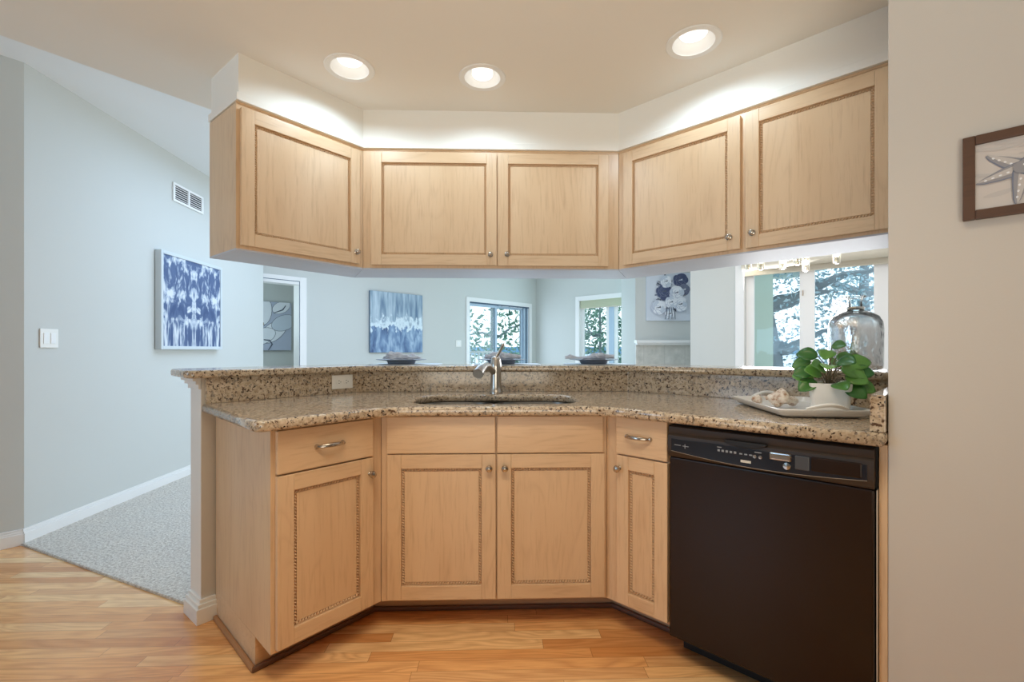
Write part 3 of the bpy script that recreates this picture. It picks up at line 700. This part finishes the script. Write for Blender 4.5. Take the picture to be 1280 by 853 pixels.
# ------------------------------------------------------------------ wall cabinets
def upper(label, run, plan, doors):
    t = thing('wall_cabinet', label, 'cabinet', (*run.p, 1.577), run.a, 'maple wall cabinets')
    B().prism(plan, .001, .643).build('carcass', maple_v, t, bevel=.001)
    B().prism(plan, -.006, .001).build('underside', laminate, t)
    inset = [(x, y) for x, y in plan]
    B().box(plan[0][0], plan[1][0], plan[0][1]-.003, plan[0][1]+.012, .640, .649).build('cornice_strip', maple_h, t)
    for x0, x1, z0, z1, kx, kz in doors: door(t, x0, x1, z0-1.577, z1-1.577, (kx, kz-1.577), .056, True)
    return t
DU = .0205
pl = local(UL, [bend(UL, UC, DU), bend(UL, UC, .33)])
upper('single door maple wall cabinet at the left end of the hanging row', UL, [(-.315, DU), (pl[0][0]-.001, DU), (pl[1][0]-.001, .33), (-.315, .33)], [(-.300, .294, 1.592, 2.199, .272, 1.653)])
pa, pb = local(UC, [bend(UL, UC, DU), bend(UL, UC, .33)]), local(UC, [bend(UC, UR, DU), bend(UC, UR, .33)])
upper('two door maple wall cabinet in the middle of the hanging row', UC, [(pa[0][0]+.001, DU), (pb[0][0]-.001, DU), (pb[1][0]-.001, .33), (pa[1][0]+.001, .33)], [(-.655, .026, 1.592, 2.204, -.008, 1.650), (.032, .641, 1.590, 2.204, .083, 1.652)])
pr = local(UR, [bend(UC, UR, DU), bend(UC, UR, .33)])
upper('two door maple wall cabinet on the right meeting the wall pier', UR, [(pr[0][0]+.001, DU), (.64, DU), (.64, .33), (pr[1][0]+.001, .33)], [(-.550, .055, 1.592, 2.203, .006, 1.652), (.078, .600, 1.590, 2.203, .106, 1.655)])

# ------------------------------------------------------------------ recessed lights
can_lab = ['recessed ceiling light nearest the left wall cabinet', 'middle recessed ceiling light above the sink with bulb near flush', 'recessed ceiling light nearest the right wall cabinets']
for (x, y), lab, dz, lr in zip(cans, can_lab, (.030, .006, .030), (.058, .050, .058)):
    t = thing('recessed_light', lab, 'ceiling light', (x, y, 2.438), 0, 'recessed ceiling lights')
    B().lathe([(.0925, .004), (.086, .0), (.086, -.004), (.110, -.005), (.113, -.002), (.113, -.0005), (.093, -.0005), (.0925, .004)], seg=40).build('trim_ring', white_trim, t, smooth=True)
    B().lathe([(.0905, .003), (.074, .075), (.074, .078), (.0912, .004), (.0905, .003)], seg=40).build('baffle', white_trim, t, smooth=True)
    B().lathe([(0, dz-.006), (lr*.6, dz-.004), (lr*.92, dz+.003), (lr, dz+.010), (lr*.98, dz+.03), (lr*.6, .078), (0, .079)], seg=32).build('bulb', lens_m, t, smooth=True)
    lamp('recessed_light_glow', 'SPOT', (x, y, 2.428), 9.4, (.66, .86, 1.0), (x, y, 0), .045, spot_size=math.radians(162), spot_blend=.42)

# ------------------------------------------------------------------ plant, tray, shells, jug
tx, ty = 1.049, 1.743; trot = math.radians(-7)
t = thing('serving_tray', 'white rectangular platter with looped handles at both ends on the granite worktop', 'tray', (tx, ty, .9055), trot)
b = B(); hw, hl = .15, .235
def outl(k, z, n=6): return [b.bm.verts.new((x, y, z)) for x, y in bowl_outline(-hw*k, hw*k, -hl*k**.6, hl*k**.6, .02*k, n)]
R_ = [outl(.66, .004), outl(.72, .001), outl(.78, .001), outl(.86, .005), outl(1.0, .0255), outl(1.005, .029), outl(.985, .0295), outl(.90, .010), outl(.66, .0075)]
for a, c in zip(R_, R_[1:]):
    for i in range(len(a)): j = (i+1) % len(a); b._f([a[i], a[j], c[j], c[i]])
b._f(R_[0][::-1]); b._f(R_[-1]); b.build('platter', ceramic, t, smooth=True)
for sgn in (-1, 1):
    hb = B(); hb.tube([(-.062+.124*k/12, sgn*(hl-.012+.020*math.sin(PI*k/12)), .030+.016*math.sin(PI*k/12)) for k in range(13)], [.009+.003*math.sin(PI*k/12) for k in range(13)], 10, .55); hb.build('handle', ceramic, t, smooth=True)
px_, py_ = 1.104, 1.63; pz = .917
t = thing('potted_plant', 'small green leafy plant in a square white pot on the platter', 'plant', (px_, py_, pz), math.radians(-31))
def sq(b, k, z, r=.016): return [b.bm.verts.new((x, y, z)) for x, y in bowl_outline(-k, k, -k, k, r, 5)]
b = B(); R_ = [sq(b, .050, 0), sq(b, .054, .004), sq(b, .062, .096), sq(b, .061, .098), sq(b, .057, .096), sq(b, .056, .08)]
for a, c in zip(R_, R_[1:]):
    for i in range(len(a)): j = (i+1) % len(a); b._f([a[i], a[j], c[j], c[i]])
b._f(R_[0][::-1]); b._f(R_[-1]); b.build('pot', pot_m, t, smooth=True)
b = B(); b.prism(bowl_outline(-.0555, .0555, -.0555, .0555, .014, 4), .080, .086); b.build('soil', soil_m, t)
rd = random.Random(11); st = B(); lf = B()
leafspec = [(-125, .045, .045, 44), (-95, .03, .075, 44), (-62, .045, .09, 46), (-30, .05, .04, 48), (-10, .06, .05, 46), (5, .05, .075, 50), (30, .04, .09, 44), (75, .03, .10, 42), (120, .045, .07, 44), (160, .05, .05, 46), (-150, .06, .05, 42), (180, .055, .085, 44), (-172, .035, .105, 46), (-100, .015, .125, 42), (-50, .01, .14, 32), (15, .02, .10, 48), (-140, .055, .02, 46), (-75, .06, .015, 44), (-40, .055, .005, 50), (-15, .065, .012, 48), (-110, .05, .06, 46), (-20, .035, .065, 50), (200, .05, .03, 46)]
for az, rr, h, ln in leafspec:
    a = math.radians(az); ln = ln/1000*1.38
    base = Vector((rd.uniform(-.012, .012), rd.uniform(-.012, .012), .086)); tip = Vector((math.cos(a)*rr, math.sin(a)*rr, .086+h))
    mid = (base+tip)/2+Vector((0, 0, .02)); st.tube([base, mid, tip], [.0022, .0018, .0014], 6)
    dr = Vector((math.cos(a), math.sin(a)*.7, rd.uniform(-.45, .3))).normalized(); nr = Vector((math.cos(a)*.35, math.sin(a)*.35-.75, .62)); sd = dr.cross(nr).normalized(); up = sd.cross(dr)
    grid = []
    for i in range(9):
        q = i/8; wd = ln*.46*math.sin(PI*min(1, q*.93+.05))**.75; c = tip+dr*ln*q-up*(.10*ln*q*q)*2
        grid.append([lf.bm.verts.new(c+sd*wd*k+up*(.22*wd*abs(k))) for k in (-1, -.5, 0, .5, 1)])
    for g0, g1 in zip(grid, grid[1:]):
        for k in range(4): lf._f([g0[k], g0[k+1], g1[k+1], g1[k]])
st.build('stems', stem_m, t, smooth=True)
lo = lf.build('foliage', plant_leaf, t, smooth=True); so = lo.modifiers.new('s', 'SOLIDIFY'); so.thickness = .0008
def whelk(name, label, loc, s, rot, tilt):
    b = B(); n = 60
    for k in range(n):
        q = k/n; a = q*PI*7; r = .003+.020*q**1.3; c = Vector((math.cos(a)*r*.75, math.sin(a)*r*.75, -.045+.055*q))
        b.ball(c*s, r*.85*s, u=8, v=6)
        if k % 5 == 0 and q > .4: b.ball((c+Vector((math.cos(a), math.sin(a), 0))*r*.8)*s, r*.3*s, u=6, v=5)
    b.tube([Vector((.005, 0, .0))*s, Vector((.012, 0, .03))*s, Vector((.014, .002, .055))*s], [.020*s, .014*s, .005*s], 8)
    nb = blob(b, .0028); o = nb.build(name, shell_m, smooth=True); o.location = loc; o.rotation_euler = (PI/2+tilt, 0, rot)
    return o
tag(whelk('sea_shell', 'largest spiky pale whelk shell lying beside the pot on the platter', (.99, 1.74, .947), 1.15, 1.2, .1), 'largest spiky pale whelk shell lying beside the pot on the platter', 'shell', 'shells on the platter')
tag(whelk('sea_shell', 's', (.965, 1.845, .932), .62, -.5, .1), 'small white shell on the left part of the platter', 'shell', 'shells on the platter')
tag(whelk('sea_shell', 's', (1.065, 1.78, .932), .62, 2.6, .0), 'small pale shell between the whelk and the white pot', 'shell', 'shells on the platter')
# jug on the bar
jx, jy = 1.432, 1.955
t = thing('glass_jug', 'mottled mercury glass jug with narrow neck standing on the granite bar', 'jug', (jx, jy, 1.0458))
B().lathe([(0, .001), (.078, .001), (.090, .006), (.094, .02), (.095, .17), (.092, .198), (.080, .222), (.056, .238), (.033, .246), (.024, .256), (.023, .288), (.028, .298), (.036, .303), (.036, .307), (.032, .307), (.0215, .296), (.020, .256), (.029, .242), (.054, .233), (.077, .218), (.089, .196), (.092, .17), (.091, .02), (.086, .009), (0, .006)], seg=40).build('body', mercury_m, t, smooth=True)
B().lathe([(.0237, .256), (.031, .252), (.033, .257), (.031, .262), (.0237, .262)], seg=32).build('neck_ring', chrome, t, smooth=True)

# ------------------------------------------------------------------ place settings on the bar
def setting(s, lab, kind, d=.775):
    x, y = BC.pt(s, d)
    m = B(); m.prism([(p[0]*.92, p[1]) for p in bowl_outline(-.20, .20, -.135, .135, .02, 5)], 0, .004)
    tag(m.build('placemat', mat_silver, loc=(x+.03, y+.02, 1.0458), rotz=BC.a, bevel=.001), 'pale silvery placemat under the plate '+lab, 'placemat', 'placemats on the bar')
    z = 1.0501
    tag(B().lathe([(0, .001), (.066, .001), (.070, .0), (.074, .003), (.079, .016), (.086, .0195), (.137, .0245), (.139, .0265), (.136, .0275), (.085, .0235), (.075, .018), (.068, .009), (0, .008)], seg=40).build('dinner_plate', grey_ceramic, smooth=True, loc=(x, y, z)), 'blue grey stoneware plate on the bar '+lab, 'plate', 'plates on the bar')
    b = B(); rd = random.Random(int(s*100)+40)
    if kind == 0: paths = [([(-.10, 0, .035), (-.06, -.02, .055), (0, -.01, .045), (.045, .01, .030)], [.014, .026, .024, .02]), ([(-.085, -.02, .032), (-.03, -.03, .034), (.03, -.02, .036), (.085, -.01, .034), (.10, .02, .032)], [.016, .018, .02, .022, .016]), ([(.02, .02, .03), (.06, .03, .045), (.09, .02, .034)], [.018, .026, .016])]
    elif kind == 1: paths = [([(-.10, 0, .045), (-.05, -.01, .050), (.0, -.02, .048), (.05, -.02, .045), (.11, -.01, .042)], [.014, .026, .028, .026, .014]), ([(-.09, .03, .035), (-.02, .02, .04), (.07, .03, .036)], [.02, .026, .02]), ([(-.02, -.03, .045), (.0, -.035, .062), (.03, -.025, .05)], [.014, .014, .012])]
    else: paths = [([(-.165, -.01, .034), (-.14, -.012, .042), (-.10, -.01, .036), (-.04, 0, .036), (.05, 0, .040), (.12, .01, .040)], [.018, .021, .013, .016, .026, .018]), ([(-.07, -.02, .032), (-.02, -.03, .045), (.04, -.02, .050), (.11, -.01, .038)], [.010, .022, .024, .016]), ([(-.05, .03, .034), (.03, .03, .05), (.10, .03, .036)], [.016, .02, .014])]
    for q, r in paths: b.tube([(p[0], p[1], p[2]-.006) for p in q], r, 9)
    nb = blob(b, .0026)
    for v in nb.bm.verts:
        k = mnoise.noise(v.co*30)*.008-abs(mnoise.noise(Vector((v.co.x*24+v.co.z*40, v.co.y*60, v.co.z*120))))*.013; v.co += v.co.normalized()*k
        lim = .0100 if math.hypot(v.co.x, v.co.y) < .064 else .0292
        if v.co.z < lim: v.co.z = lim
    tag(nb.build('cloth_napkin', linen, smooth=True, loc=(x, y, z+.0), rotz=BC.a), 'knotted grey linen napkin on the plate '+lab, 'napkin', 'napkins on the plates')
setting(-.545, 'left of the faucet', 0); setting(.02, 'behind the faucet', 1); setting(.545, 'right of the faucet', 2)

# ------------------------------------------------------------------ pictures
def layers(name, parent, shapes, y0, mats):
    """flat painted shapes, each a hair above the last: (material index, outline in x-z)"""
    b = B()
    for i, (m, pts) in enumerate(shapes):
        b.mi = m; yy = y0-.00012*(i+1); vs = [b.bm.verts.new((x, yy, z)) for x, z in pts]; b._f(vs)
    me = bpy.data.meshes.new(name); b.bm.to_mesh(me); b.bm.free()
    for m in mats: me.materials.append(m)
    o = bpy.data.objects.new(name, me); C.objects.link(o); o.parent = parent; return o
def ell(cx, cz, a, c, rot=0, n=16): return [(cx+a*math.cos(q)*math.cos(rot)-c*math.sin(q)*math.sin(rot), cz+a*math.cos(q)*math.sin(rot)+c*math.sin(q)*math.cos(rot)) for q in [2*PI*k/n for k in range(n)]]
def stroke(p, w):
    L = []; R = []
    for i, q in enumerate(p):
        a = Vector(p[max(i-1, 0)]); c = Vector(p[min(i+1, len(p)-1)]); t = (c-a).normalized(); n = Vector((-t.y, t.x))*w*(.35+.65*math.sin(PI*(i+.3)/(len(p))))
        L.append(tuple(Vector(q)+n)); R.append(tuple(Vector(q)-n))
    return L+R[::-1]
def clip(shapes, x0, x1, z0, z1):
    return [(m, [(min(max(x, x0), x1), min(max(z, z0), z1)) for x, z in p]) for m, p in shapes]
def shibori():
    m, t, p = nt('tie_dye_print'); g = G(t); v = g.obj(); s = g.n('ShaderNodeSeparateXYZ'); g.put(s.inputs[0], v)
    ax = g.math('ABSOLUTE', s.outputs[0]); cb = g.n('ShaderNodeCombineXYZ'); g.put(cb.inputs[0], ax); g.put(cb.inputs[2], s.outputs[2])
    sy = cb.outputs[0]
    n1 = g.noise(g.mapping(sy, (1.3, 1, .75), (.7, 0, .35)), 9, 3, .62, .7)
    n2 = g.noise(g.mapping(sy, (2.2, 1, .25)), 13, 3, .6, .3)
    low = g.ramp(s.outputs[2], [(.17, (1, 1, 1)), (.25, (0, 0, 0))])
    n = g.mix(low, n1, n2)
    col = g.ramp(n, [(.38, lin(216, 222, 228)), (.46, lin(166, 180, 198)), (.52, lin(84, 104, 142)), (.66, lin(60, 82, 124))])
    g.put(p.inputs['Base Color'], col); p.inputs['Roughness'].default_value = .6; return m
def drip_abstract():
    m, t, p = nt('drip_abstract_print'); g = G(t); v = g.obj(); s = g.n('ShaderNodeSeparateXYZ'); g.put(s.inputs[0], v)
    st = g.noise(g.mapping(v, (1, 1, .12)), 15, 3, .55); st2 = g.noise(g.mapping(v, (1, 1, .35), (3, 1, 2)), 8, 3, .6, .4); rag = g.noise(g.mapping(v, (1, 1, .6), (5, 2, 8)), 16, 3, .6)
    top = g.ramp(st, [(.3, lin(96, 124, 152)), (.5, lin(158, 180, 196)), (.7, lin(196, 212, 222))])
    bot = g.ramp(st2, [(.34, lin(52, 78, 120)), (.5, lin(110, 140, 176)), (.66, lin(176, 200, 220))])
    zz = g.math('ADD', s.outputs[2], g.math('MULTIPLY', g.math('SUBTRACT', rag, .5), .55))
    col = g.mix(g.ramp(zz, [(.44, (0, 0, 0)), (.5, (1, 1, 1))]), bot, top)
    wb = g.ramp(zz, [(.36, (0, 0, 0)), (.40, (1, 1, 1)), (.47, (.9, .9, .9)), (.54, (0, 0, 0))])
    col = g.mix(g.math('MULTIPLY', wb, .92), col, lin(226, 240, 246))
    g.put(p.inputs['Base Color'], col); p.inputs['Roughness'].default_value = .5; return m
def picture(name, label, run, s0, s1, z0, z1, deep=.035, frame=None, fw=.02, canvas=None, edge=None, off=.004, group=None):
    w_, h_ = s1-s0, z1-z0
    t = thing(name, label, 'picture', run.p3((s0+s1)/2, -off, z0), run.a, group)
    if frame:
        b = B().box(-w_/2, -w_/2+fw, -deep, 0, 0, h_).box(w_/2-fw, w_/2, -deep, 0, 0, h_).box(-w_/2+fw, w_/2-fw, -deep, 0, 0, fw).box(-w_/2+fw, w_/2-fw, -deep, 0, h_-fw, h_); b.build('frame', frame, t, bevel=.0025)
        B().box(-w_/2+fw, w_/2-fw, -deep+.008, -.002, fw, h_-fw).build('print', canvas, t)
    else:
        B().box(-w_/2, w_/2, -deep, 0, 0, h_).build('canvas', canvas if not edge else edge, t, bevel=.002)
        if edge: B().box(-w_/2+.002, w_/2-.002, -deep-.0012, -deep+.001, .002, h_-.002).build('print', canvas, t)
    return t, w_, h_
silver_frame = plain('brushed_silver_frame', lin(206, 214, 218), .4)
picture('framed_picture', 'indigo tie-dye print in a pale frame on the long left wall', LW, 1.059, 1.924, 1.135, 1.945, .05, silver_frame, .028, shibori())
picture('canvas_painting', 'blue and white dripping abstract canvas on the rear wall', GB, -1.955, -.994, 1.092, 2.035, .035, None, 0, drip_abstract(), plain('dark_canvas_edge', lin(110, 128, 146), .8))
P_ = {k: plain('paint_'+k, c, .7) for k, c in {'white': lin(236, 240, 246), 'pale': lin(206, 216, 228), 'lilac': lin(186, 194, 212), 'navy': lin(74, 84, 118), 'slate': lin(120, 128, 150), 'ochre': lin(140, 124, 92), 'ground': lin(214, 222, 232), 'grey': lin(150, 152, 160), 'silver': lin(196, 194, 194), 'line': lin(88, 96, 112)}.items()}
PK = list(P_); PM = [P_[k] for k in PK]; I = PK.index
# magnolia in the room beyond the doorway
MG = Run(GB.pt(0, 1.548), 46.74)
t, w_, h_ = picture('canvas_painting', 'white magnolia canvas hanging in the room through the doorway', MG, -3.46, -2.50, 1.125, 1.905, .035, None, 0, P_['lilac'])
S = []
def petal(cx, cz, a, c, r, m='white'): S.append((I('line'), ell(cx, cz, a*1.03, c*1.05, r, 22))); S.append((I(m), ell(cx, cz, a, c, r, 22)))
petal(.02, .60, .26, .13, 1.3, 'white'); petal(.32, .70, .15, .09, .5, 'white'); petal(.20, .30, .24, .13, .7); petal(.36, .45, .20, .12, .4, 'pale'); petal(-.22, .55, .26, .15, 2.2); petal(-.25, .28, .28, .14, -2.6); petal(.05, .62, .22, .12, 1.45); petal(.02, .22, .22, .12, .4)
S.append((I('ochre'), ell(.0, .42, .055, .05))); S.append((I('line'), stroke([(.12, .0), (.18, .10), (.14, .16), (.05, .17)], .012))); S.append((I('line'), stroke([(.2, .60), (.34, .66), (.42, .80)], .010))); S.append((I('white'), ell(.42, .74, .03, .08, -.2)))
layers('painted_flower', t, clip(S, -w_/2, w_/2, 0, h_), -.0362, PM)
# flower bouquet above the mantel
t, w_, h_ = picture('canvas_painting', 'grey and navy flower bouquet canvas above the mantel shelf', FP, .155, .815, 1.565, 2.28, .04, None, 0, P_['ground'])
S = []; rd = random.Random(8)
for k in range(46):
    a = rd.uniform(0, 2*PI); cx, cz = .26*math.cos(a)*rd.uniform(.5, 1), .38+.30*math.sin(a)*rd.uniform(.5, 1); S.append((I(rd.choice(['slate', 'grey', 'line', 'lilac'])), ell(cx, cz, rd.uniform(.02, .05), rd.uniform(.006, .014), a+rd.uniform(-.6, .6), 10)))
def bloom(cx, cz, r, c1, c2, ctr):
    ph = rd.uniform(0, 2)
    for ring, n, rr in ((1.0, 7, .56), (.55, 5, .46), (.2, 3, .34)):
        for k in range(n):
            a = 2*PI*k/n+ring*2+ph; q = r*ring*.6*rd.uniform(.85, 1.1); x, z = cx+math.cos(a)*q, cz+math.sin(a)*q; m = r*rr*rd.uniform(.85, 1.15)
            S.append((I(c2), ell(x, z, m*1.05, m*.80, a+PI/2+.3, 14))); S.append((I(c1 if k % 3 else ('pale' if c1 == 'white' else c1)), ell(x+m*.05, z+m*.06, m*.98, m*.72, a+PI/2+.3, 14)))
    for k in range(3): S.append((I(ctr), stroke([(cx-r*.3+r*.14*k, cz-r*.02*k), (cx, cz+r*.05), (cx+r*.28, cz+r*.1*k)], r*.05)))
bloom(.17, .60, .10, 'navy', 'slate', 'pale'); bloom(.22, .46, .085, 'slate', 'navy', 'white'); bloom(-.08, .43, .115, 'navy', 'slate', 'line')
for cx, cz, r in ((-.05, .58, .085), (.10, .41, .105), (-.16, .19, .11), (.16, .24, .10), (.02, .27, .09), (.0, .10, .075)): bloom(cx, cz, r, 'white', 'lilac', 'line')
for x in (-.02, .03, .08, -.07): S.append((I('line'), stroke([(x, .02), (x*.8+.01, .10), (x*.6, .2)], .006)))
layers('painted_flowers', t, clip(S, -w_/2+.005, w_/2-.005, .005, h_-.005), -.0412, PM)
# starfish print on the near right wall
RW = Run(pier.p, -44.25)
t, w_, h_ = picture('framed_picture', 'starfish print in a dark wood frame on the near right wall', RW, .884, 1.157, 1.4505, 1.656, .018, dark_wood, .0225, plain('pale_print_paper', lin(206, 202, 200), .5), off=.002)
S = []; cx, cz = -.034, .108
for k in range(14): S.append((I('silver'), ell(rd.uniform(-.1, .1), rd.uniform(.03, .18), rd.uniform(.02, .06), rd.uniform(.002, .005), rd.uniform(-.2, .2), 12)))
for a, L in ((146, .075), (196, .082), (262, .088), (335, .085), (38, .082)):
    q = math.radians(a); d = Vector((math.cos(q), math.sin(q))); n = Vector((-d.y, d.x))
    for m, k, sh in (('slate', 1.0, 0), ('grey', .86, .001), ('silver', .48, .003)):
        S.append((I(m), [tuple(Vector((cx+sh, cz+sh))+d*L*f+n*wd*k) for f, wd in ((-.1, .014), (.15, .0165), (.5, .013), (.85, .007), (1, .001), (1, -.001), (.85, -.006), (.5, -.012), (.15, -.0165), (-.1, -.014))]))
    for j in range(5): S.append((I('white'), ell(cx+d.x*L*(.15+.16*j), cz+d.y*L*(.15+.16*j), .003, .0022, q, 8)))
S.append((I('grey'), ell(cx, cz, .017, .015))); S.append((I('white'), ell(cx+.004, cz+.006, .005, .003, .5)))
layers('painted_starfish', t, clip(S, -w_/2+.023, w_/2-.023, .023, h_-.023), -.0102, PM)

# ------------------------------------------------------------------ wall fittings
t = thing('air_vent', 'white slotted air return grille high on the left wall', 'vent', LW.p3(1.479, -.001, 2.405), LW.a)
B().box(-.21, .21, -.012, 0, 0, .02).box(-.21, .21, -.012, 0, .14, .16).box(-.21, -.185, -.012, 0, .02, .14).box(.185, .21, -.012, 0, .02, .14).box(-.012, .012, -.012, 0, .02, .14).build('grille_frame', white_trim, t, bevel=.002)
B().box(-.19, .19, -.002, 0, .015, .145).build('dark_duct', dark_slot, t)
b = B()
for x0, x1 in ((-.185, -.012), (.012, .185)):
    for k in range(6): b.box(x0, x1, -.010, -.007, .029+k*.019, .0345+k*.019)
b.build('slats', white_trim, t)
t = thing('light_switch', 'white double rocker light switch low on the left wall near its corner', 'switch', LW.p3(.149, -.001, 1.143), LW.a)
B().box(-.059, .059, -.007, 0, 0, .116).build('switch_plate', white_plastic, t, bevel=.002)
for x in (-.023, .023): B().box(x-.0165, x+.0165, -.010, -.006, .025, .091).build('rocker', white_trim, t, bevel=.0015)
t = thing('light_switch', 'small white switch plate on the rear wall beside the sliding glass door', 'switch', GB.p3(-.188, -.001, 1.19), GB.a)
B().box(-.06, .06, -.007, 0, 0, .116).build('switch_plate', white_plastic, t, bevel=.002); B().box(-.018, .018, -.010, -.006, .03, .086).build('rocker', white_trim, t, bevel=.0015)

# ------------------------------------------------------------------ chandelier in the nook
cx, cy, cz = 2.24, 3.70, 1.84
t = thing('chandelier', 'crystal rod chandelier with clear glass cylinder lights hanging before the nook window', 'chandelier', (cx, cy, cz), math.radians(-20))
B().lathe([(0, .0), (.018, .0), (.018, .05), (.006, .06), (.006, .93), (.06, .935), (.065, .955), (0, .957)], seg=20).build('stem', chrome, t, smooth=True)
tips = [(-.33, .06), (-.26, -.10), (-.07, .12), (.0, -.06), (.09, .10), (.27, -.02)]
for i, (x, y) in enumerate(tips):
    z = .0 if i in (0, 2, 3, 5) else -.03
    a = B(); a.tube([(0, 0, .02), (x, y, z+.01)], .006, 8); a.build('arm', chrome, t, smooth=True)
    s_ = B(); s_.lathe([(.024, -.045), (.026, -.045), (.026, .06), (.024, .06), (.024, -.045)], (x, y, z), 20); sh = s_.build('glass_shade', crystal_m, t, smooth=True)
    B().lathe([(0, -.05), (.012, -.05), (.014, -.035), (.008, -.03), (.008, .0), (0, .001)], (x, y, z), 14).build('lamp_cup', chrome, sh, smooth=True)
    B().ball((x, y, z+.022), .017, (1, 1, 1.5)).build('bulb', bulb_m, sh, smooth=True)
b = B()
for (x0, y0), (x1, y1) in zip(tips, tips[1:]): b.tube([(x0, y0, .035), (x1, y1, .035)], .007, 8)
b.build('crystal_rods', crystal_m, t, smooth=True)
lamp('chandelier_glow', 'POINT', (cx, cy, cz-.12), 15, (1, .84, .78), None, .12)
